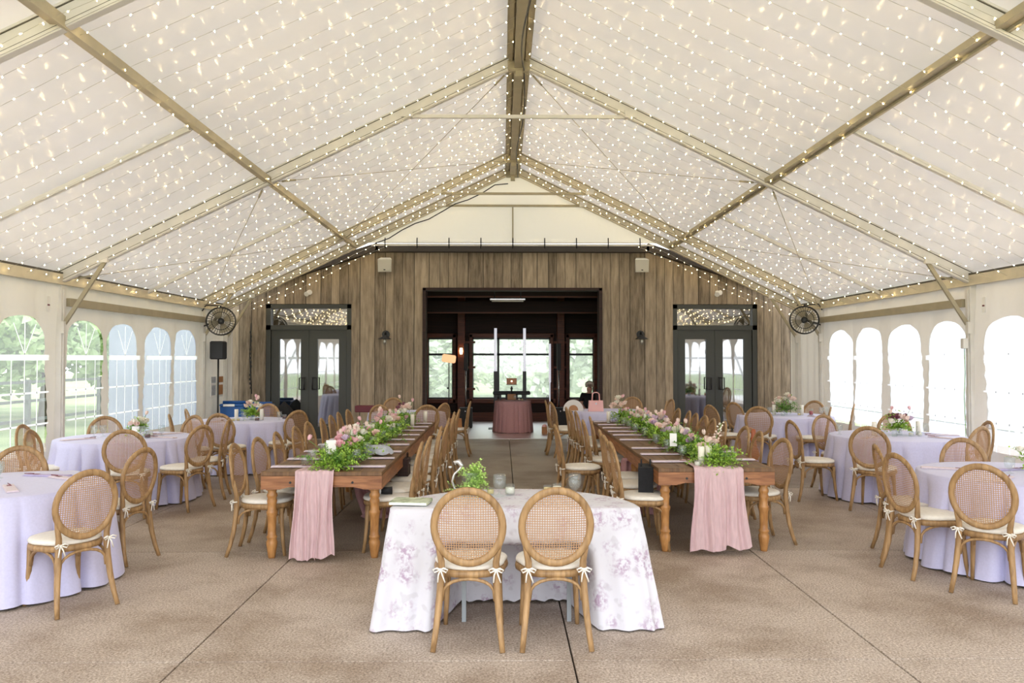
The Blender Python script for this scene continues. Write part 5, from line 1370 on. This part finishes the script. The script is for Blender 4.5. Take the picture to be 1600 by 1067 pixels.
f = MB(); f.box((0, 0, .45), (.42, .42, .04), bev=.01); f.build('seat', M['darkwood'], t)
f = MB(); f.box((0, .2, .75), (.38, .05, .45), bev=.02); f.build('backrest', M['redwood'], t)
for x in (-.17, .17):
    for y in (-.17, .19):
        f = MB(); f.box((x, y, .215), (.035, .035, .43)); f.build('leg', M['darkwood'], t)
f = MB(); f.grid(lambda u, v: (.02 + .20 * (u - .5) * 2, .19 + (.06 if v > .5 else -.05) + .01 * math.sin(u * 20), 1.02 - .42 * abs(v - .5) * 2), 20, 12); tag(f.build('jacket', M['denim'], loc=(2.50, 19.6, 0)), 'dark bluish jacket over the half hidden chair in the hall', 'jacket')

#@@LIGHTS
# ------------------------------------------------------------------ fairy lights
bm_ = MB(); bm_.ball((0, 0, -.009), (.0048, .0048, .0095), 6, 5); _o = bm_.build('bulb', M['bulb']); BULB = _o.data; bpy.data.objects.remove(_o)
rr = random.Random(11)
def strand(y, label, drop=.03, xr=6.0, gap=.18, sag=.05):
    # eave to eave over the ridge, parallel to the rafters
    knots = [-xr, -3.35, -.06, .06, 3.35, xr] if xr > 4 else [-xr, -.06, .06, xr]
    pts = []
    for i in range(len(knots) - 1):
        a, b = knots[i], knots[i + 1]; n = max(2, int(abs(b - a) / .3))
        for k in range(n):
            q = k / n; x = a + (b - a) * q
            pts.append(Vector((TC + x, y + rr.uniform(-.01, .01), zr(TC + x) - drop - sag * math.sin(math.pi * q) * (abs(b - a) > 1) + .03)))
    pts.append(Vector((TC + xr, y, zr(TC + xr) - drop)))
    t = thing('fairy_light_strand', label, 'string lights', (0, 0, 0), group='fairy light strands under the tent roof')
    f = MB(); f.tube(pts, .0016, 3, cap=False); f.build('wire', M['wire'], t)
    acc = rr.uniform(0, gap)
    for i in range(len(pts) - 1):
        L = (pts[i + 1] - pts[i]).length
        while acc < L:
            p = pts[i].lerp(pts[i + 1], acc / L)
            o = bpy.data.objects.new('bulb', BULB); o.location = p; o.rotation_euler = (rr.uniform(-1, 1), rr.uniform(-1, 1), 0); o.parent = t; col.objects.link(o)
            acc += gap * rr.uniform(.85, 1.2)
        acc -= L
    return t
sy_ = [3.3 + .36 * k for k in range(38)]
for k, y in enumerate(sy_): strand(y + rr.uniform(-.05, .05), 'strand of warm white fairy lights crossing the tent roof, %s from the front' % ordn(k + 1))
strand(17.08, 'strand of fairy lights hanging just before the dark fascia of the barn wall', .12)
strand(17.12, 'lowest strand of fairy lights, hanging before the barn boards', .24, 5.6)
